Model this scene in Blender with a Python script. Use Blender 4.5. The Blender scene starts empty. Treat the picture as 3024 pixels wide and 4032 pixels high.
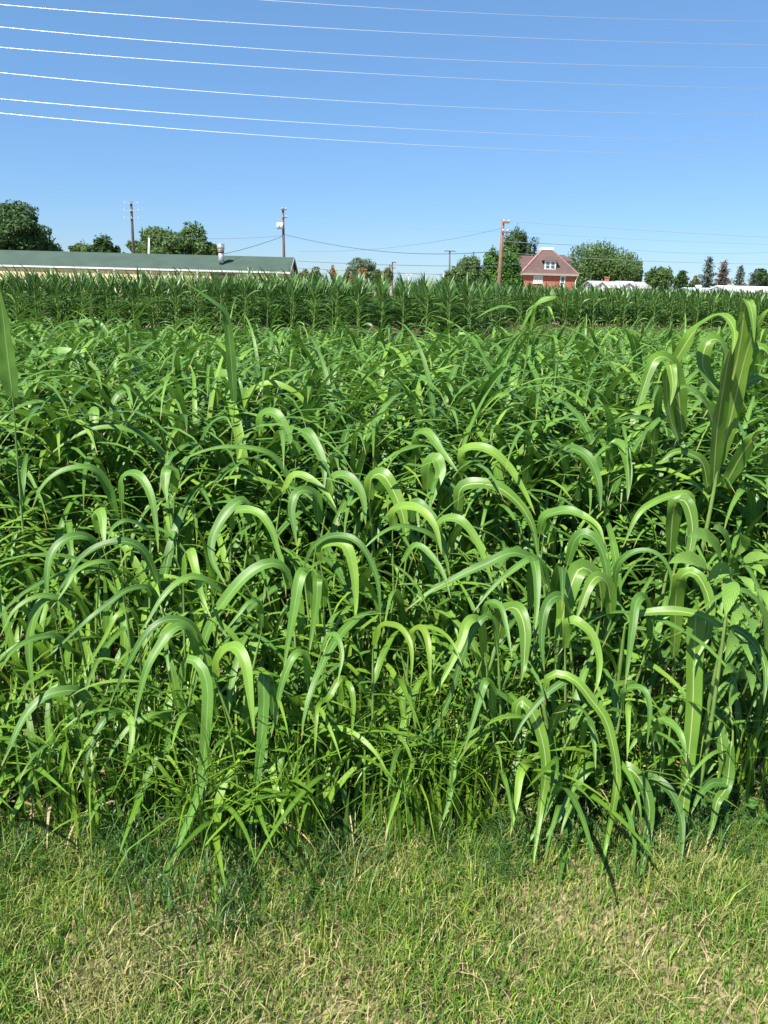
import bpy, math, random
import numpy as np
from mathutils import Vector, Matrix

R = math.radians
random.seed(7)
rng = np.random.default_rng(11)
sc = bpy.context.scene
col = sc.collection

# ------------------------------------------------------------------ camera
CAM_H = 1.6
PITCH, ROLL, FPX = 16.1, 1.45, 3000.0
cam = bpy.data.cameras.new('camera')
cam_o = bpy.data.objects.new('camera', cam)
col.objects.link(cam_o)
cam.sensor_fit = 'VERTICAL'
cam.sensor_height = 36
cam.lens = FPX / 4032 * 36
cam.clip_start, cam.clip_end = 0.05, 5000
CM = Matrix.Rotation(R(90 - PITCH), 3, 'X') @ Matrix.Rotation(R(ROLL), 3, 'Z')
cam_o.matrix_world = Matrix.Translation((0, 0, CAM_H)) @ CM.to_4x4()
sc.camera = cam_o
CMn = np.array(CM)

# ------------------------------------------------------------------ light
SUN_AZ, SUN_EL = -138.0, 54.0          # compass degrees from +Y, elevation
w = bpy.data.worlds.new("World"); sc.world = w; w.use_nodes = True
nt = w.node_tree
bg = nt.nodes['Background']
sky = nt.nodes.new('ShaderNodeTexSky'); sky.sky_type = 'NISHITA'; sky.sun_disc = False
sky.sun_elevation = R(SUN_EL); sky.sun_rotation = R(SUN_AZ) % (2 * math.pi)
sky.altitude = 50; sky.air_density = 1.0; sky.dust_density = 0.0; sky.ozone_density = 4.0
wtc = nt.nodes.new('ShaderNodeTexCoord'); wsx = nt.nodes.new('ShaderNodeSeparateXYZ'); nt.links.new(wtc.outputs['Generated'], wsx.inputs[0])
wr = nt.nodes.new('ShaderNodeValToRGB'); wr.color_ramp.elements[0].color = (.45, .57, .78, 1); wr.color_ramp.elements[1].color = (.75, .92, 1, 1)
wr.color_ramp.elements[0].position = .02; wr.color_ramp.elements[1].position = .34; nt.links.new(wsx.outputs[2], wr.inputs[0])
wm = nt.nodes.new('ShaderNodeMix'); wm.data_type = 'RGBA'; wm.blend_type = 'MULTIPLY'; wm.inputs[0].default_value = 1
nt.links.new(sky.outputs[0], wm.inputs[6]); nt.links.new(wr.outputs[0], wm.inputs[7]); nt.links.new(wm.outputs[2], bg.inputs[0])
bg.inputs[1].default_value = 0.09
sl = bpy.data.lights.new('sun', 'SUN'); sl.energy = 5.0; sl.angle = R(0.5); sl.color = (1.0, 0.95, 0.86)
so = bpy.data.objects.new('sun', sl); col.objects.link(so)
sd = Vector((math.sin(R(SUN_AZ)) * math.cos(R(SUN_EL)), math.cos(R(SUN_AZ)) * math.cos(R(SUN_EL)), math.sin(R(SUN_EL))))
so.rotation_euler = sd.to_track_quat('Z', 'Y').to_euler(); so.location = sd * 50
sc.view_settings.view_transform = 'Standard'
sc.view_settings.look = 'None'
sc.view_settings.exposure = 0.93
sc.view_settings.gamma = 1

# ------------------------------------------------------------------ helpers
def P(px, py, d):
    """point of the place at forward distance d seen in direction (px,py) of the 3024x4032 photograph"""
    v = CMn @ np.array([(px - 1512) / FPX, -(py - 2016) / FPX, -1.0])
    t = d / v[1]
    return np.array([v[0] * t, d, CAM_H + v[2] * t])

def tag(o, label=None, cat=None, group=None, kind=None):
    if label: o['label'] = label
    if cat: o['category'] = cat
    if group: o['group'] = group
    if kind: o['kind'] = kind
    return o

def empty(name, loc=(0, 0, 0), rz=0, **k):
    o = bpy.data.objects.new(name, None); col.objects.link(o)
    o.location = loc; o.rotation_euler = (0, 0, rz); o.empty_display_size = .1
    return tag(o, **k)

def link_mesh(name, me, mat, parent=None, **k):
    o = bpy.data.objects.new(name, me); col.objects.link(o)
    if mat: me.materials.append(mat)
    if parent: o.parent = parent
    return tag(o, **k)

def np_mesh(name, V, F, UV=None, smooth=True):
    V = np.ascontiguousarray(V, dtype=np.float32); F = np.ascontiguousarray(F, dtype=np.int32)
    me = bpy.data.meshes.new(name)
    n, m = len(V), len(F); k = F.shape[1]
    me.vertices.add(n); me.vertices.foreach_set('co', V.ravel())
    me.loops.add(m * k); me.loops.foreach_set('vertex_index', F.ravel())
    me.polygons.add(m); me.polygons.foreach_set('loop_start', np.arange(0, m * k, k, dtype=np.int32))
    me.polygons.foreach_set('use_smooth', np.full(m, smooth))
    if UV is not None:
        l = me.uv_layers.new(name='UVMap')
        l.data.foreach_set('uv', np.ascontiguousarray(UV[F.ravel()], dtype=np.float32).ravel())
    me.update(calc_edges=True)
    return me

def cat_geo(gs):
    V, F, U = [], [], []; n = 0
    for g in gs:
        V.append(g[0]); F.append(g[1] + n); U.append(g[2]); n += len(g[0])
    return np.concatenate(V), np.concatenate(F), np.concatenate(U)

def norm(a): return a / np.maximum(np.linalg.norm(a, axis=-1, keepdims=True), 1e-9)

def cr(pts, n):
    """smooth resample of a polyline"""
    p = np.array(pts, float)
    q = np.vstack([2 * p[0] - p[1], p, 2 * p[-1] - p[-2]])
    out = []
    for i in range(len(p) - 1):
        a, b, c, d = q[i:i + 4]
        t = np.linspace(0, 1, 12, endpoint=False)[:, None]
        out.append(.5 * ((2 * b) + (-a + c) * t + (2 * a - 5 * b + 4 * c - d) * t ** 2 + (-a + 3 * b - 3 * c + d) * t ** 3))
    o = np.vstack(out + [p[-1:]])
    L = np.r_[0, np.cumsum(np.linalg.norm(np.diff(o, axis=0), axis=1))]
    s = np.linspace(0, L[-1], n)
    return np.stack([np.interp(s, L, o[:, k]) for k in range(3)], 1)

def tube(pts, rad, k=6):
    p = np.array(pts, float); n = len(p)
    r = np.broadcast_to(np.array(rad, float), (n,))
    T = norm(np.gradient(p, axis=0))
    ref = np.array([0, 0, 1.]) if abs(T[:, 2]).mean() < .8 else np.array([1., 0, 0])
    A = norm(np.cross(T, ref)); B = np.cross(T, A)
    th = np.linspace(0, 2 * np.pi, k, endpoint=False)
    V = (p[:, None] + r[:, None, None] * (A[:, None] * np.cos(th)[None, :, None] + B[:, None] * np.sin(th)[None, :, None])).reshape(-1, 3)
    i = np.arange(n - 1)[:, None] * k; j = np.arange(k)[None]; j2 = (j + 1) % k
    F = np.stack([i + j, i + j2, i + k + j2, i + k + j], -1).reshape(-1, 4)
    U = np.stack([np.tile(np.arange(k) / k, n), np.repeat(np.linspace(0, 1, n), k)], 1)
    return V, F, U

def ribbon(p, W, N, cols=2, fold=.22, wave=0., ph=0.):
    """leaf blade: path p, widths W, upward side N (n,3), V fold on the midrib"""
    n = len(p)
    T = norm(np.gradient(p, axis=0)); B = norm(np.cross(T, N)); N = norm(np.cross(B, T))
    u = np.linspace(-1, 1, cols + 1)
    s = np.linspace(0, 1, n)
    off = B[:, None] * (u[None, :, None] * W[:, None, None] / 2)
    up = (np.abs(u)[None] * fold * W[:, None] / 2 + wave * W[:, None] * np.sin(s[:, None] * 26 + ph + (u[None] > 0) * 2.1) * np.abs(u[None]) ** 2)
    V = (p[:, None] + off + N[:, None] * up[..., None]).reshape(-1, 3)
    c = cols + 1
    i = np.arange(n - 1)[:, None] * c; j = np.arange(cols)[None]
    F = np.stack([i + j, i + j + 1, i + c + j + 1, i + c + j], -1).reshape(-1, 4)
    U = np.stack([np.tile((u + 1) / 2, n), np.repeat(s, c)], 1)
    return V, F, U

def blade_w(n, W):
    s = np.linspace(0, 1, n)
    return W * np.clip(.5 + 1.9 * s, 0, 1) * np.clip(1 - s ** 1.75, 0, 1) ** .82 + .0006

def leaf(base, az, th0, L, D, p, W, n=14, cols=2, twist=0., curl=0., fold=.22, wave=.05, ph=0.):
    s = (np.arange(n) + .5) / n
    th = th0 - D * s ** p
    a = az + curl * s
    d = np.stack([np.cos(th) * np.cos(a), np.cos(th) * np.sin(a), np.sin(th)], 1) * (L / n)
    pts = np.vstack([[0, 0, 0], np.cumsum(d, 0)]) + base
    a2 = np.r_[a, a[-1]]; t2 = np.r_[th, th[-1]]
    N = np.stack([-np.sin(t2) * np.cos(a2), -np.sin(t2) * np.sin(a2), np.cos(t2)], 1)
    B = np.stack([-np.sin(a2), np.cos(a2), 0 * a2], 1)
    tw = twist * np.linspace(0, 1, n + 1)[:, None]
    N = N * np.cos(tw) + B * np.sin(tw)
    return ribbon(pts, blade_w(n + 1, W), N, cols, fold, wave, ph)

def box(x0, x1, y0, y1, z0, z1):
    V = [(x0, y0, z0), (x1, y0, z0), (x1, y1, z0), (x0, y1, z0), (x0, y0, z1), (x1, y0, z1), (x1, y1, z1), (x0, y1, z1)]
    F = [(0, 3, 2, 1), (4, 5, 6, 7), (0, 1, 5, 4), (1, 2, 6, 5), (2, 3, 7, 6), (3, 0, 4, 7)]
    return V, F

def poly(name, shapes, mat, parent=None, bevel=0, **k):
    V, F = [], []
    for s in shapes:
        o = len(V); V += [tuple(map(float, v)) for v in s[0]]; F += [tuple(int(i) + o for i in f) for f in s[1]]
    me = bpy.data.meshes.new(name); me.from_pydata(V, [], F); me.update()
    o = link_mesh(name, me, mat, parent, **k)
    if bevel:
        b = o.modifiers.new('bevel', 'BEVEL'); b.width = bevel; b.segments = 2; b.limit_method = 'ANGLE'
    return o

def geo(name, g, mat, parent=None, smooth=True, **k):
    return link_mesh(name, np_mesh(name, *g, smooth=smooth), mat, parent, **k)

# ------------------------------------------------------------------ materials
def mat_new(name):
    m = bpy.data.materials.new(name); m.use_nodes = True
    return m, m.node_tree, m.node_tree.nodes, m.node_tree.links

def ramp(N, stops):
    r = N.new('ShaderNodeValToRGB')
    e = r.color_ramp.elements
    while len(e) < len(stops): e.new(.5)
    for el, (p, c) in zip(e, stops): el.position = p; el.color = (*c, 1)
    return r

def mix(N, L, fac, a, b, mode='MIX'):
    m = N.new('ShaderNodeMix'); m.data_type = 'RGBA'; m.blend_type = mode
    for sock, v in ((m.inputs[0], fac), (m.inputs[6], a), (m.inputs[7], b)):
        if isinstance(v, bpy.types.NodeSocket): L.new(v, sock)
        elif isinstance(v, tuple): sock.default_value = (*v, 1)
        else: sock.default_value = v
    return m.outputs[2]

def leaf_mat(name, stops, trans=(.18, .32, .03), tf=.3, rough=.38, rib=(.30, .42, .14), ribw=.022, tipc=None, kind='blade', spec=.5):
    m, t, N, L = mat_new(name)
    b = N['Principled BSDF']; out = N['Material Output']
    g = N.new('ShaderNodeNewGeometry')
    oi = N.new('ShaderNodeObjectInfo')
    uv = N.new('ShaderNodeUVMap'); sx = N.new('ShaderNodeSeparateXYZ'); L.new(uv.outputs[0], sx.inputs[0])
    ad = N.new('ShaderNodeMath'); ad.operation = 'ADD'; L.new(g.outputs['Random Per Island'], ad.inputs[0]); L.new(oi.outputs['Random'], ad.inputs[1])
    fr = N.new('ShaderNodeMath'); fr.operation = 'FRACT'; L.new(ad.outputs[0], fr.inputs[0])
    r = ramp(N, stops); L.new(fr.outputs[0], r.inputs[0])
    c = r.outputs[0]
    # soft blotches
    tc = N.new('ShaderNodeTexCoord'); no = N.new('ShaderNodeTexNoise'); no.inputs['Scale'].default_value = 9
    L.new(tc.outputs['Object'], no.inputs['Vector'])
    rr = ramp(N, [(.3, (.78, .8, .8)), (.7, (1.18, 1.12, 1.05))]); L.new(no.outputs[0], rr.inputs[0])
    c = mix(N, L, 1.0, c, rr.outputs[0], 'MULTIPLY')
    if kind == 'blade':
        # paler centre rib
        a = N.new('ShaderNodeMath'); a.operation = 'SUBTRACT'; L.new(sx.outputs[0], a.inputs[0]); a.inputs[1].default_value = .5
        a2 = N.new('ShaderNodeMath'); a2.operation = 'ABSOLUTE'; L.new(a.outputs[0], a2.inputs[0])
        mr = N.new('ShaderNodeMapRange'); L.new(a2.outputs[0], mr.inputs[0]); mr.inputs[1].default_value = ribw * .7; mr.inputs[2].default_value = ribw * 1.8
        mr.inputs[3].default_value = .75; mr.inputs[4].default_value = 0
        c = mix(N, L, mr.outputs[0], c, rib)
        wv = N.new('ShaderNodeMath'); wv.operation = 'MULTIPLY'; wv.inputs[1].default_value = 120; L.new(sx.outputs[0], wv.inputs[0])
        sn = N.new('ShaderNodeMath'); sn.operation = 'SINE'; L.new(wv.outputs[0], sn.inputs[0])
        bp = N.new('ShaderNodeBump'); bp.inputs['Strength'].default_value = .12; bp.inputs['Distance'].default_value = .0006
        L.new(sn.outputs[0], bp.inputs['Height']); L.new(bp.outputs[0], b.inputs['Normal'])
    elif kind == 'broad':
        # chevron side veins
        a = N.new('ShaderNodeMath'); a.operation = 'SUBTRACT'; L.new(sx.outputs[0], a.inputs[0]); a.inputs[1].default_value = .5
        a2 = N.new('ShaderNodeMath'); a2.operation = 'ABSOLUTE'; L.new(a.outputs[0], a2.inputs[0])
        m1 = N.new('ShaderNodeMath'); m1.operation = 'MULTIPLY_ADD'; L.new(a2.outputs[0], m1.inputs[0]); m1.inputs[1].default_value = -.7; L.new(sx.outputs[1], m1.inputs[2])
        m2 = N.new('ShaderNodeMath'); m2.operation = 'MULTIPLY'; L.new(m1.outputs[0], m2.inputs[0]); m2.inputs[1].default_value = 55
        sn = N.new('ShaderNodeMath'); sn.operation = 'SINE'; L.new(m2.outputs[0], sn.inputs[0])
        mr = N.new('ShaderNodeMapRange'); L.new(sn.outputs[0], mr.inputs[0]); mr.inputs[1].default_value = .8; mr.inputs[2].default_value = 1; mr.inputs[4].default_value = .55
        c = mix(N, L, mr.outputs[0], c, tuple(x * .45 for x in stops[0][1]))
        bp = N.new('ShaderNodeBump'); bp.inputs['Strength'].default_value = .6; bp.inputs['Distance'].default_value = .002; bp.invert = True
        L.new(mr.outputs[0], bp.inputs['Height']); L.new(bp.outputs[0], b.inputs['Normal'])
    if name == 'lawn_blade':
        n9 = N.new('ShaderNodeTexNoise'); n9.inputs['Scale'].default_value = 2.6; n9.inputs['Detail'].default_value = 5; L.new(tc.outputs['Object'], n9.inputs['Vector'])
        r9 = ramp(N, [(.5, (0, 0, 0)), (.7, (.6, .6, .6))]); L.new(n9.outputs[0], r9.inputs[0])
        c = mix(N, L, r9.outputs[0], c, (.42, .38, .16))
    if tipc:
        mt = N.new('ShaderNodeMapRange'); L.new(sx.outputs[1], mt.inputs[0]); mt.inputs[1].default_value = .93; mt.inputs[2].default_value = 1.0
        c = mix(N, L, mt.outputs[0], c, tipc)
    L.new(c, b.inputs['Base Color']); b.inputs['Roughness'].default_value = rough
    b.inputs['Specular IOR Level'].default_value = spec
    tr = N.new('ShaderNodeBsdfTranslucent'); tcx = mix(N, L, .45, c, trans); L.new(tcx, tr.inputs[0])
    ms = N.new('ShaderNodeMixShader'); ms.inputs[0].default_value = tf
    L.new(b.outputs[0], ms.inputs[1]); L.new(tr.outputs[0], ms.inputs[2]); L.new(ms.outputs[0], out.inputs[0])
    return m

def plain(name, c, rough=.7, var=.15, scale=3., metal=0., bump=0., c2=None):
    m, t, N, L = mat_new(name); b = N['Principled BSDF']
    tc = N.new('ShaderNodeTexCoord'); no = N.new('ShaderNodeTexNoise'); no.inputs['Scale'].default_value = scale; no.inputs['Detail'].default_value = 6
    L.new(tc.outputs['Object'], no.inputs['Vector'])
    c2 = c2 or tuple(x * (1 - var) for x in c)
    r = ramp(N, [(.35, c2), (.65, c)]); L.new(no.outputs[0], r.inputs[0]); L.new(r.outputs[0], b.inputs['Base Color'])
    b.inputs['Roughness'].default_value = rough; b.inputs['Metallic'].default_value = metal
    if bump:
        bp = N.new('ShaderNodeBump'); bp.inputs['Strength'].default_value = bump; L.new(no.outputs[0], bp.inputs['Height']); L.new(bp.outputs[0], b.inputs['Normal'])
    return m

M = {}
M['sorghum'] = leaf_mat('forage_grass_leaf', tipc=(.34, .27, .09), stops=[(0, (.062, .155, .026)), (.35, (.092, .212, .034)), (.75, (.130, .275, .040)), (1, (.205, .36, .044))], tf=.22, rough=.42, spec=.42, trans=(.16, .34, .03))
M['bigleaf'] = leaf_mat('broad_blade_leaf', [(0, (.085, .19, .026)), (1, (.14, .28, .034))], spec=.4, tf=.2, rough=.36, rib=(.50, .50, .22), ribw=.03, trans=(.14, .3, .03))
M['lime'] = leaf_mat('lime_green_blade', [(0, (.085, .20, .022)), (.6, (.135, .29, .028)), (1, (.21, .37, .038))], tf=.3, trans=(.22, .4, .03), rough=.42, spec=.4, rib=(.34, .45, .12), ribw=.022)
M['yellowleaf'] = leaf_mat('yellow_green_leaf', [(0, (.11, .24, .022)), (.6, (.16, .31, .026)), (1, (.24, .38, .04))], tf=.35, trans=(.25, .4, .03))
M['corn'] = leaf_mat('corn_leaf', [(0, (.040, .105, .022)), (.5, (.066, .155, .030)), (1, (.13, .26, .042))], tf=.22, rough=.38, rib=(.22, .32, .14), trans=(.12, .28, .03))
M['broad'] = leaf_mat('weed_leaf', [(0, (.16, .32, .06)), (1, (.24, .42, .08))], tf=.25, rough=.6, kind='broad', spec=.3)
M['stem'] = plain('grass_stem', (.22, .33, .08), .5, c2=(.10, .20, .045), scale=7)
M['cornstem'] = plain('corn_stem', (.24, .32, .09), .5, c2=(.13, .22, .05), scale=7)
M['lawn'] = leaf_mat('lawn_blade', [(0, (.065, .17, .022)), (.4, (.12, .25, .032)), (.68, (.21, .35, .042)), (.82, (.38, .44, .09)), (.9, (.48, .42, .19)), (1, (.55, .46, .25))], tf=.25, rough=.5, kind='plain', trans=(.2, .3, .04), spec=.35)
M['weedgrass'] = leaf_mat('tall_lawn_blade', [(0, (.035, .11, .03)), (.6, (.06, .155, .035)), (1, (.12, .22, .04))], tf=.25, rough=.45, kind='plain', trans=(.14, .28, .04))
M['straw'] = leaf_mat('dry_straw', [(0, (.30, .22, .11)), (.5, (.46, .36, .20)), (1, (.58, .48, .30))], tf=.15, rough=.6, kind='plain', trans=(.5, .4, .2), spec=.3)
M['clover'] = leaf_mat('clover_leaf', [(0, (.06, .17, .035)), (1, (.13, .27, .06))], tf=.3, rough=.5, kind='plain')
M['bark'] = plain('bark', (.10, .075, .055), .9, .4, 5, bump=.5)
M['pole'] = plain('weathered_pole_wood', (.17, .115, .08), .85, .35, 4)
M['poledark'] = plain('dark_pole_wood', (.09, .07, .06), .85, .35, 4)
M['polered'] = plain('red_brown_pole_wood', (.26, .15, .105), .85, .3, 4)
M['wire'] = plain('aluminium_wire', (.80, .84, .90), .45, .05, 5, metal=1)
M['darkwire'] = plain('dark_cable', (.10, .11, .13), .5, .1, 5)
M['palewire'] = plain('pale_cable', (.6, .63, .66), .35, .1, 5, metal=.7)
M['white'] = plain('white_paint', (.78, .78, .75), .5, .08, 4)
M['greyroof'] = plain('grey_shingles', (.40, .40, .41), .8, .2, 2)
M['galv'] = plain('galvanised_metal', (.62, .66, .70), .35, .12, 4, metal=.6)
M['rust'] = plain('rusty_band', (.30, .13, .07), .8, .3, 6)
M['glass'] = plain('window_glass', (.10, .12, .14), .12, .3, 2)
M['blind'] = plain('drawn_blind', (.55, .55, .50), .6, .1, 4)
M['bluegrey'] = plain('blue_grey_door', (.16, .25, .40), .5, .1, 3)

def shingle(name, c, c2, rows=6.):
    m, t, N, L = mat_new(name); b = N['Principled BSDF']
    tc = N.new('ShaderNodeTexCoord')
    no = N.new('ShaderNodeTexNoise'); no.inputs['Scale'].default_value = .55; no.inputs['Detail'].default_value = 8; L.new(tc.outputs['Object'], no.inputs['Vector'])
    n2 = N.new('ShaderNodeTexNoise'); n2.inputs['Scale'].default_value = 14; L.new(tc.outputs['Object'], n2.inputs['Vector'])
    r = ramp(N, [(.35, c2), (.65, c)]); L.new(no.outputs[0], r.inputs[0])
    r2 = ramp(N, [(.3, (.85, .85, .85)), (.7, (1.12, 1.12, 1.12))]); L.new(n2.outputs[0], r2.inputs[0])
    L.new(mix(N, L, 1., r.outputs[0], r2.outputs[0], 'MULTIPLY'), b.inputs['Base Color'])
    wv = N.new('ShaderNodeTexWave'); wv.bands_direction = 'Z'; wv.inputs['Scale'].default_value = rows; L.new(tc.outputs['Object'], wv.inputs['Vector'])
    bp = N.new('ShaderNodeBump'); bp.inputs['Strength'].default_value = .3; bp.inputs['Distance'].default_value = .02; L.new(wv.outputs[0], bp.inputs['Height']); L.new(bp.outputs[0], b.inputs['Normal'])
    b.inputs['Roughness'].default_value = .85
    return m
M['greenroof'] = shingle('green_shingles', (.052, .090, .066), (.042, .072, .055))
M['redroof'] = shingle('red_brown_shingles', (.135, .080, .070), (.10, .060, .054))

def siding(name, c, c2):
    m, t, N, L = mat_new(name); b = N['Principled BSDF']
    tc = N.new('ShaderNodeTexCoord'); wv = N.new('ShaderNodeTexWave'); wv.wave_profile = 'SAW'; wv.bands_direction = 'Z'; wv.inputs['Scale'].default_value = 2.6
    L.new(tc.outputs['Object'], wv.inputs['Vector'])
    r = ramp(N, [(0, c2), (.15, c), (1, c)]); L.new(wv.outputs[0], r.inputs[0])
    L.new(r.outputs[0], b.inputs['Base Color']); b.inputs['Roughness'].default_value = .6
    return m
M['yellow'] = siding('pale_yellow_siding', (.72, .60, .32), (.62, .50, .26))

def brick():
    m, t, N, L = mat_new('red_brick'); b = N['Principled BSDF']
    tc = N.new('ShaderNodeTexCoord'); mp = N.new('ShaderNodeMapping'); mp.inputs['Rotation'].default_value = (R(90), 0, 0); L.new(tc.outputs['Object'], mp.inputs[0])
    bk = N.new('ShaderNodeTexBrick'); L.new(mp.outputs[0], bk.inputs[0]); bk.inputs['Scale'].default_value = 1
    bk.inputs['Color1'].default_value = (.42, .11, .065, 1); bk.inputs['Color2'].default_value = (.34, .09, .055, 1); bk.inputs['Mortar'].default_value = (.42, .20, .14, 1)
    bk.inputs['Brick Width'].default_value = .22; bk.inputs['Row Height'].default_value = .075; bk.inputs['Mortar Size'].default_value = .008
    L.new(bk.outputs[0], b.inputs['Base Color']); b.inputs['Roughness'].default_value = .85
    return m
M['brick'] = brick()

def ground_mat():
    m, t, N, L = mat_new('lawn_and_field_soil'); b = N['Principled BSDF']
    tc = N.new('ShaderNodeTexCoord')
    n1 = N.new('ShaderNodeTexNoise'); n1.inputs['Scale'].default_value = 55; n1.inputs['Detail'].default_value = 8; L.new(tc.outputs['Object'], n1.inputs['Vector'])
    n2 = N.new('ShaderNodeTexNoise'); n2.inputs['Scale'].default_value = 2.2; n2.inputs['Detail'].default_value = 4; L.new(tc.outputs['Object'], n2.inputs['Vector'])
    soil = ramp(N, [(.3, (.07, .043, .028)), (.55, (.17, .105, .065)), (.75, (.30, .20, .13))]); L.new(n1.outputs[0], soil.inputs[0])
    that = ramp(N, [(.3, (.06, .055, .025)), (.5, (.20, .17, .08)), (.7, (.42, .34, .18))]); L.new(n1.outputs[0], that.inputs[0])
    r = ramp(N, [(.58, (0, 0, 0)), (.76, (.8, .8, .8))]); L.new(n2.outputs[0], r.inputs[0])
    L.new(mix(N, L, r.outputs[0], that.outputs[0], soil.outputs[0]), b.inputs['Base Color'])
    b.inputs['Roughness'].default_value = .95
    bp = N.new('ShaderNodeBump'); bp.inputs['Strength'].default_value = .8; bp.inputs['Distance'].default_value = .01; L.new(n1.outputs[0], bp.inputs['Height']); L.new(bp.outputs[0], b.inputs['Normal'])
    return m
M['ground'] = ground_mat()
def fieldgrass_mat():
    return leaf_mat('field_strip_grass', [(0, (.05, .12, .025)), (.6, (.10, .19, .04)), (.9, (.18, .23, .07)), (1, (.34, .30, .14))], tf=.25, rough=.6, kind='plain')
M['fieldgrass'] = fieldgrass_mat()

# ------------------------------------------------------------------ ground
def gz(x, y):
    return .012 * np.sin(3.1 * x + 1.3) * np.sin(2.7 * y + .5) + .006 * np.sin(9 * x + 4 * y) if np.ndim(x) == 0 else .012 * np.sin(3.1 * x + 1.3) * np.sin(2.7 * y + .5) + .006 * np.sin(9 * x + 4 * y)
xs = np.r_[-2500, -600, -200, -60, -20, -8, np.arange(-4, 4.01, .08), 8, 20, 60, 200, 600, 2500]
ys = np.r_[-300, -60, -10, -2, np.arange(0, 5, .08), 8, 14, 25, 45, 90, 200, 600, 3000]
X, Y = np.meshgrid(xs, ys)
near = (np.abs(X) <= 4) & (Y >= 0) & (Y < 5)
Z = np.where(near, gz(X, Y), 0)
Vg = np.stack([X, Y, Z], -1).reshape(-1, 3)
nx, ny = len(xs), len(ys)
i, j = np.meshgrid(np.arange(ny - 1), np.arange(nx - 1), indexing='ij')
Fg = np.stack([i * nx + j, i * nx + j + 1, (i + 1) * nx + j + 1, (i + 1) * nx + j], -1).reshape(-1, 4)
link_mesh('ground', np_mesh('ground', Vg, Fg), M['ground'], kind='structure')

# ------------------------------------------------------------------ scattered short blades (vectorised)
def blades(x, y, h, wd, lean, az, k=3, zb=None, bend=1.0, droop=0.):
    n = len(x); zb = gz(x, y) if zb is None else zb
    s = np.linspace(0, 1, k + 1)
    ca, sa = np.cos(az), np.sin(az)
    ln = lean[:, None] * (s[None] ** (1 + bend))
    hor = h[:, None] * np.sin(ln) * s[None]; ver = h[:, None] * np.cos(ln) * s[None] - droop * h[:, None] * s[None] ** 3
    face = az + np.pi / 2 + rng.normal(0, .5, n)
    ww = wd[:, None] * np.clip(1.05 - s[None] ** 2.2, .06, 1) / 2
    cx = x[:, None] + ca[:, None] * hor; cy = y[:, None] + sa[:, None] * hor; cz = zb[:, None] + ver
    dx = np.cos(face)[:, None] * ww; dy = np.sin(face)[:, None] * ww
    V = np.stack([np.stack([cx - dx, cy - dy, cz], -1), np.stack([cx + dx, cy + dy, cz], -1)], 2).reshape(-1, 3)
    b = (np.arange(n) * (k + 1) * 2)[:, None] + (np.arange(k) * 2)[None]
    F = np.stack([b, b + 1, b + 3, b + 2], -1).reshape(-1, 4)
    U = np.stack([np.tile([0., 1.], n * (k + 1)), np.tile(np.repeat(s, 2), n)], 1)
    return V, F, U

def fbm(x, y, sc_=1.):
    return (np.sin(x * 2.3 * sc_ + 1.7 * np.sin(y * 1.9 * sc_)) + np.sin(y * 3.1 * sc_ + 2.1 * np.sin(x * 2.7 * sc_ + 1)) + .6 * np.sin(7.3 * x * sc_ + 5.1 * y * sc_)) / 2.6

EDGE = lambda x: 1.905 + .24 * np.maximum(x - .35, 0) + .04 * np.sin(2.3 * x + .6) + .03 * np.sin(6 * x)      # where the lawn meets the stand
# lawn
n = 330000
x = rng.uniform(-2.6, 2.6, n); y = rng.uniform(.75, 2.5, n)
keep = (rng.random(n) < np.clip(.75 + .6 * fbm(x, y, 2.3), .4, 1)) & (y < EDGE(x) + .3)
x, y = x[keep], y[keep]; n = len(x)
dist = np.clip((EDGE(x) - y) / .6, 0, 1)
h = rng.uniform(.020, .055, n) * (1 + .7 * (1 - dist) ** 2) * (1 + .45 * fbm(x, y, 2.5)) * (1 + .9 * (rng.random(n) < .03))
g = blades(x, y, h, rng.uniform(.0020, .0044, n), np.abs(rng.normal(.55, .4, n)), rng.uniform(0, 2 * np.pi, n))
geo('lawn_grass', g, M['lawn'], label='short mown lawn grass mixed green and straw in the foreground', cat='grass', kind='stuff')
# tufts of taller darker grass along the edge
n = 9000
cxs = rng.uniform(-2.3, 2.3, 170); cys = EDGE(cxs) + rng.normal(-.02, .10, 170)
k = rng.integers(0, 170, n); x = cxs[k] + rng.normal(0, .045, n); y = cys[k] + rng.normal(0, .04, n)
h = rng.uniform(.05, .15, n)
geo('edge_grass', blades(x, y, h, rng.uniform(.003, .006, n), np.abs(rng.normal(.6, .35, n)), rng.uniform(0, 2 * np.pi, n), k=5), M['weedgrass'],
    label='taller dark green grass tufts along the foot of the stand', cat='grass', kind='stuff')
# sparse bright long blades in the lawn
# straw
n = 13000
x = rng.uniform(-2.4, 2.4, n); y = rng.uniform(.8, 2.5, n); keep = rng.random(n) < np.clip(.45 - .6 * fbm(x, y, 1.7), .04, 1) * np.clip((1.95 - y) / .35, .12, 1); x, y = x[keep], y[keep]; n = len(x)
geo('dry_straw', blades(x, y, rng.uniform(.03, .1, n), rng.uniform(.0012, .0026, n), np.abs(rng.normal(1.42, .12, n)), rng.uniform(0, 2 * np.pi, n), k=3, zb=gz(x, y) + rng.uniform(.004, .03, n), bend=-.6), M['straw'],
    label='dry pale straw lying loose in the lawn', cat='straw', kind='stuff')

# ------------------------------------------------------------------ forage grass plants
def Hc(d):      # canopy height by distance
    return np.interp(d, [1.95, 2.2, 2.6, 3.3, 4.5, 7, 10, 12], [.56, .65, .79, .94, 1.02, 1.02, 1.0, .96])

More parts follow.
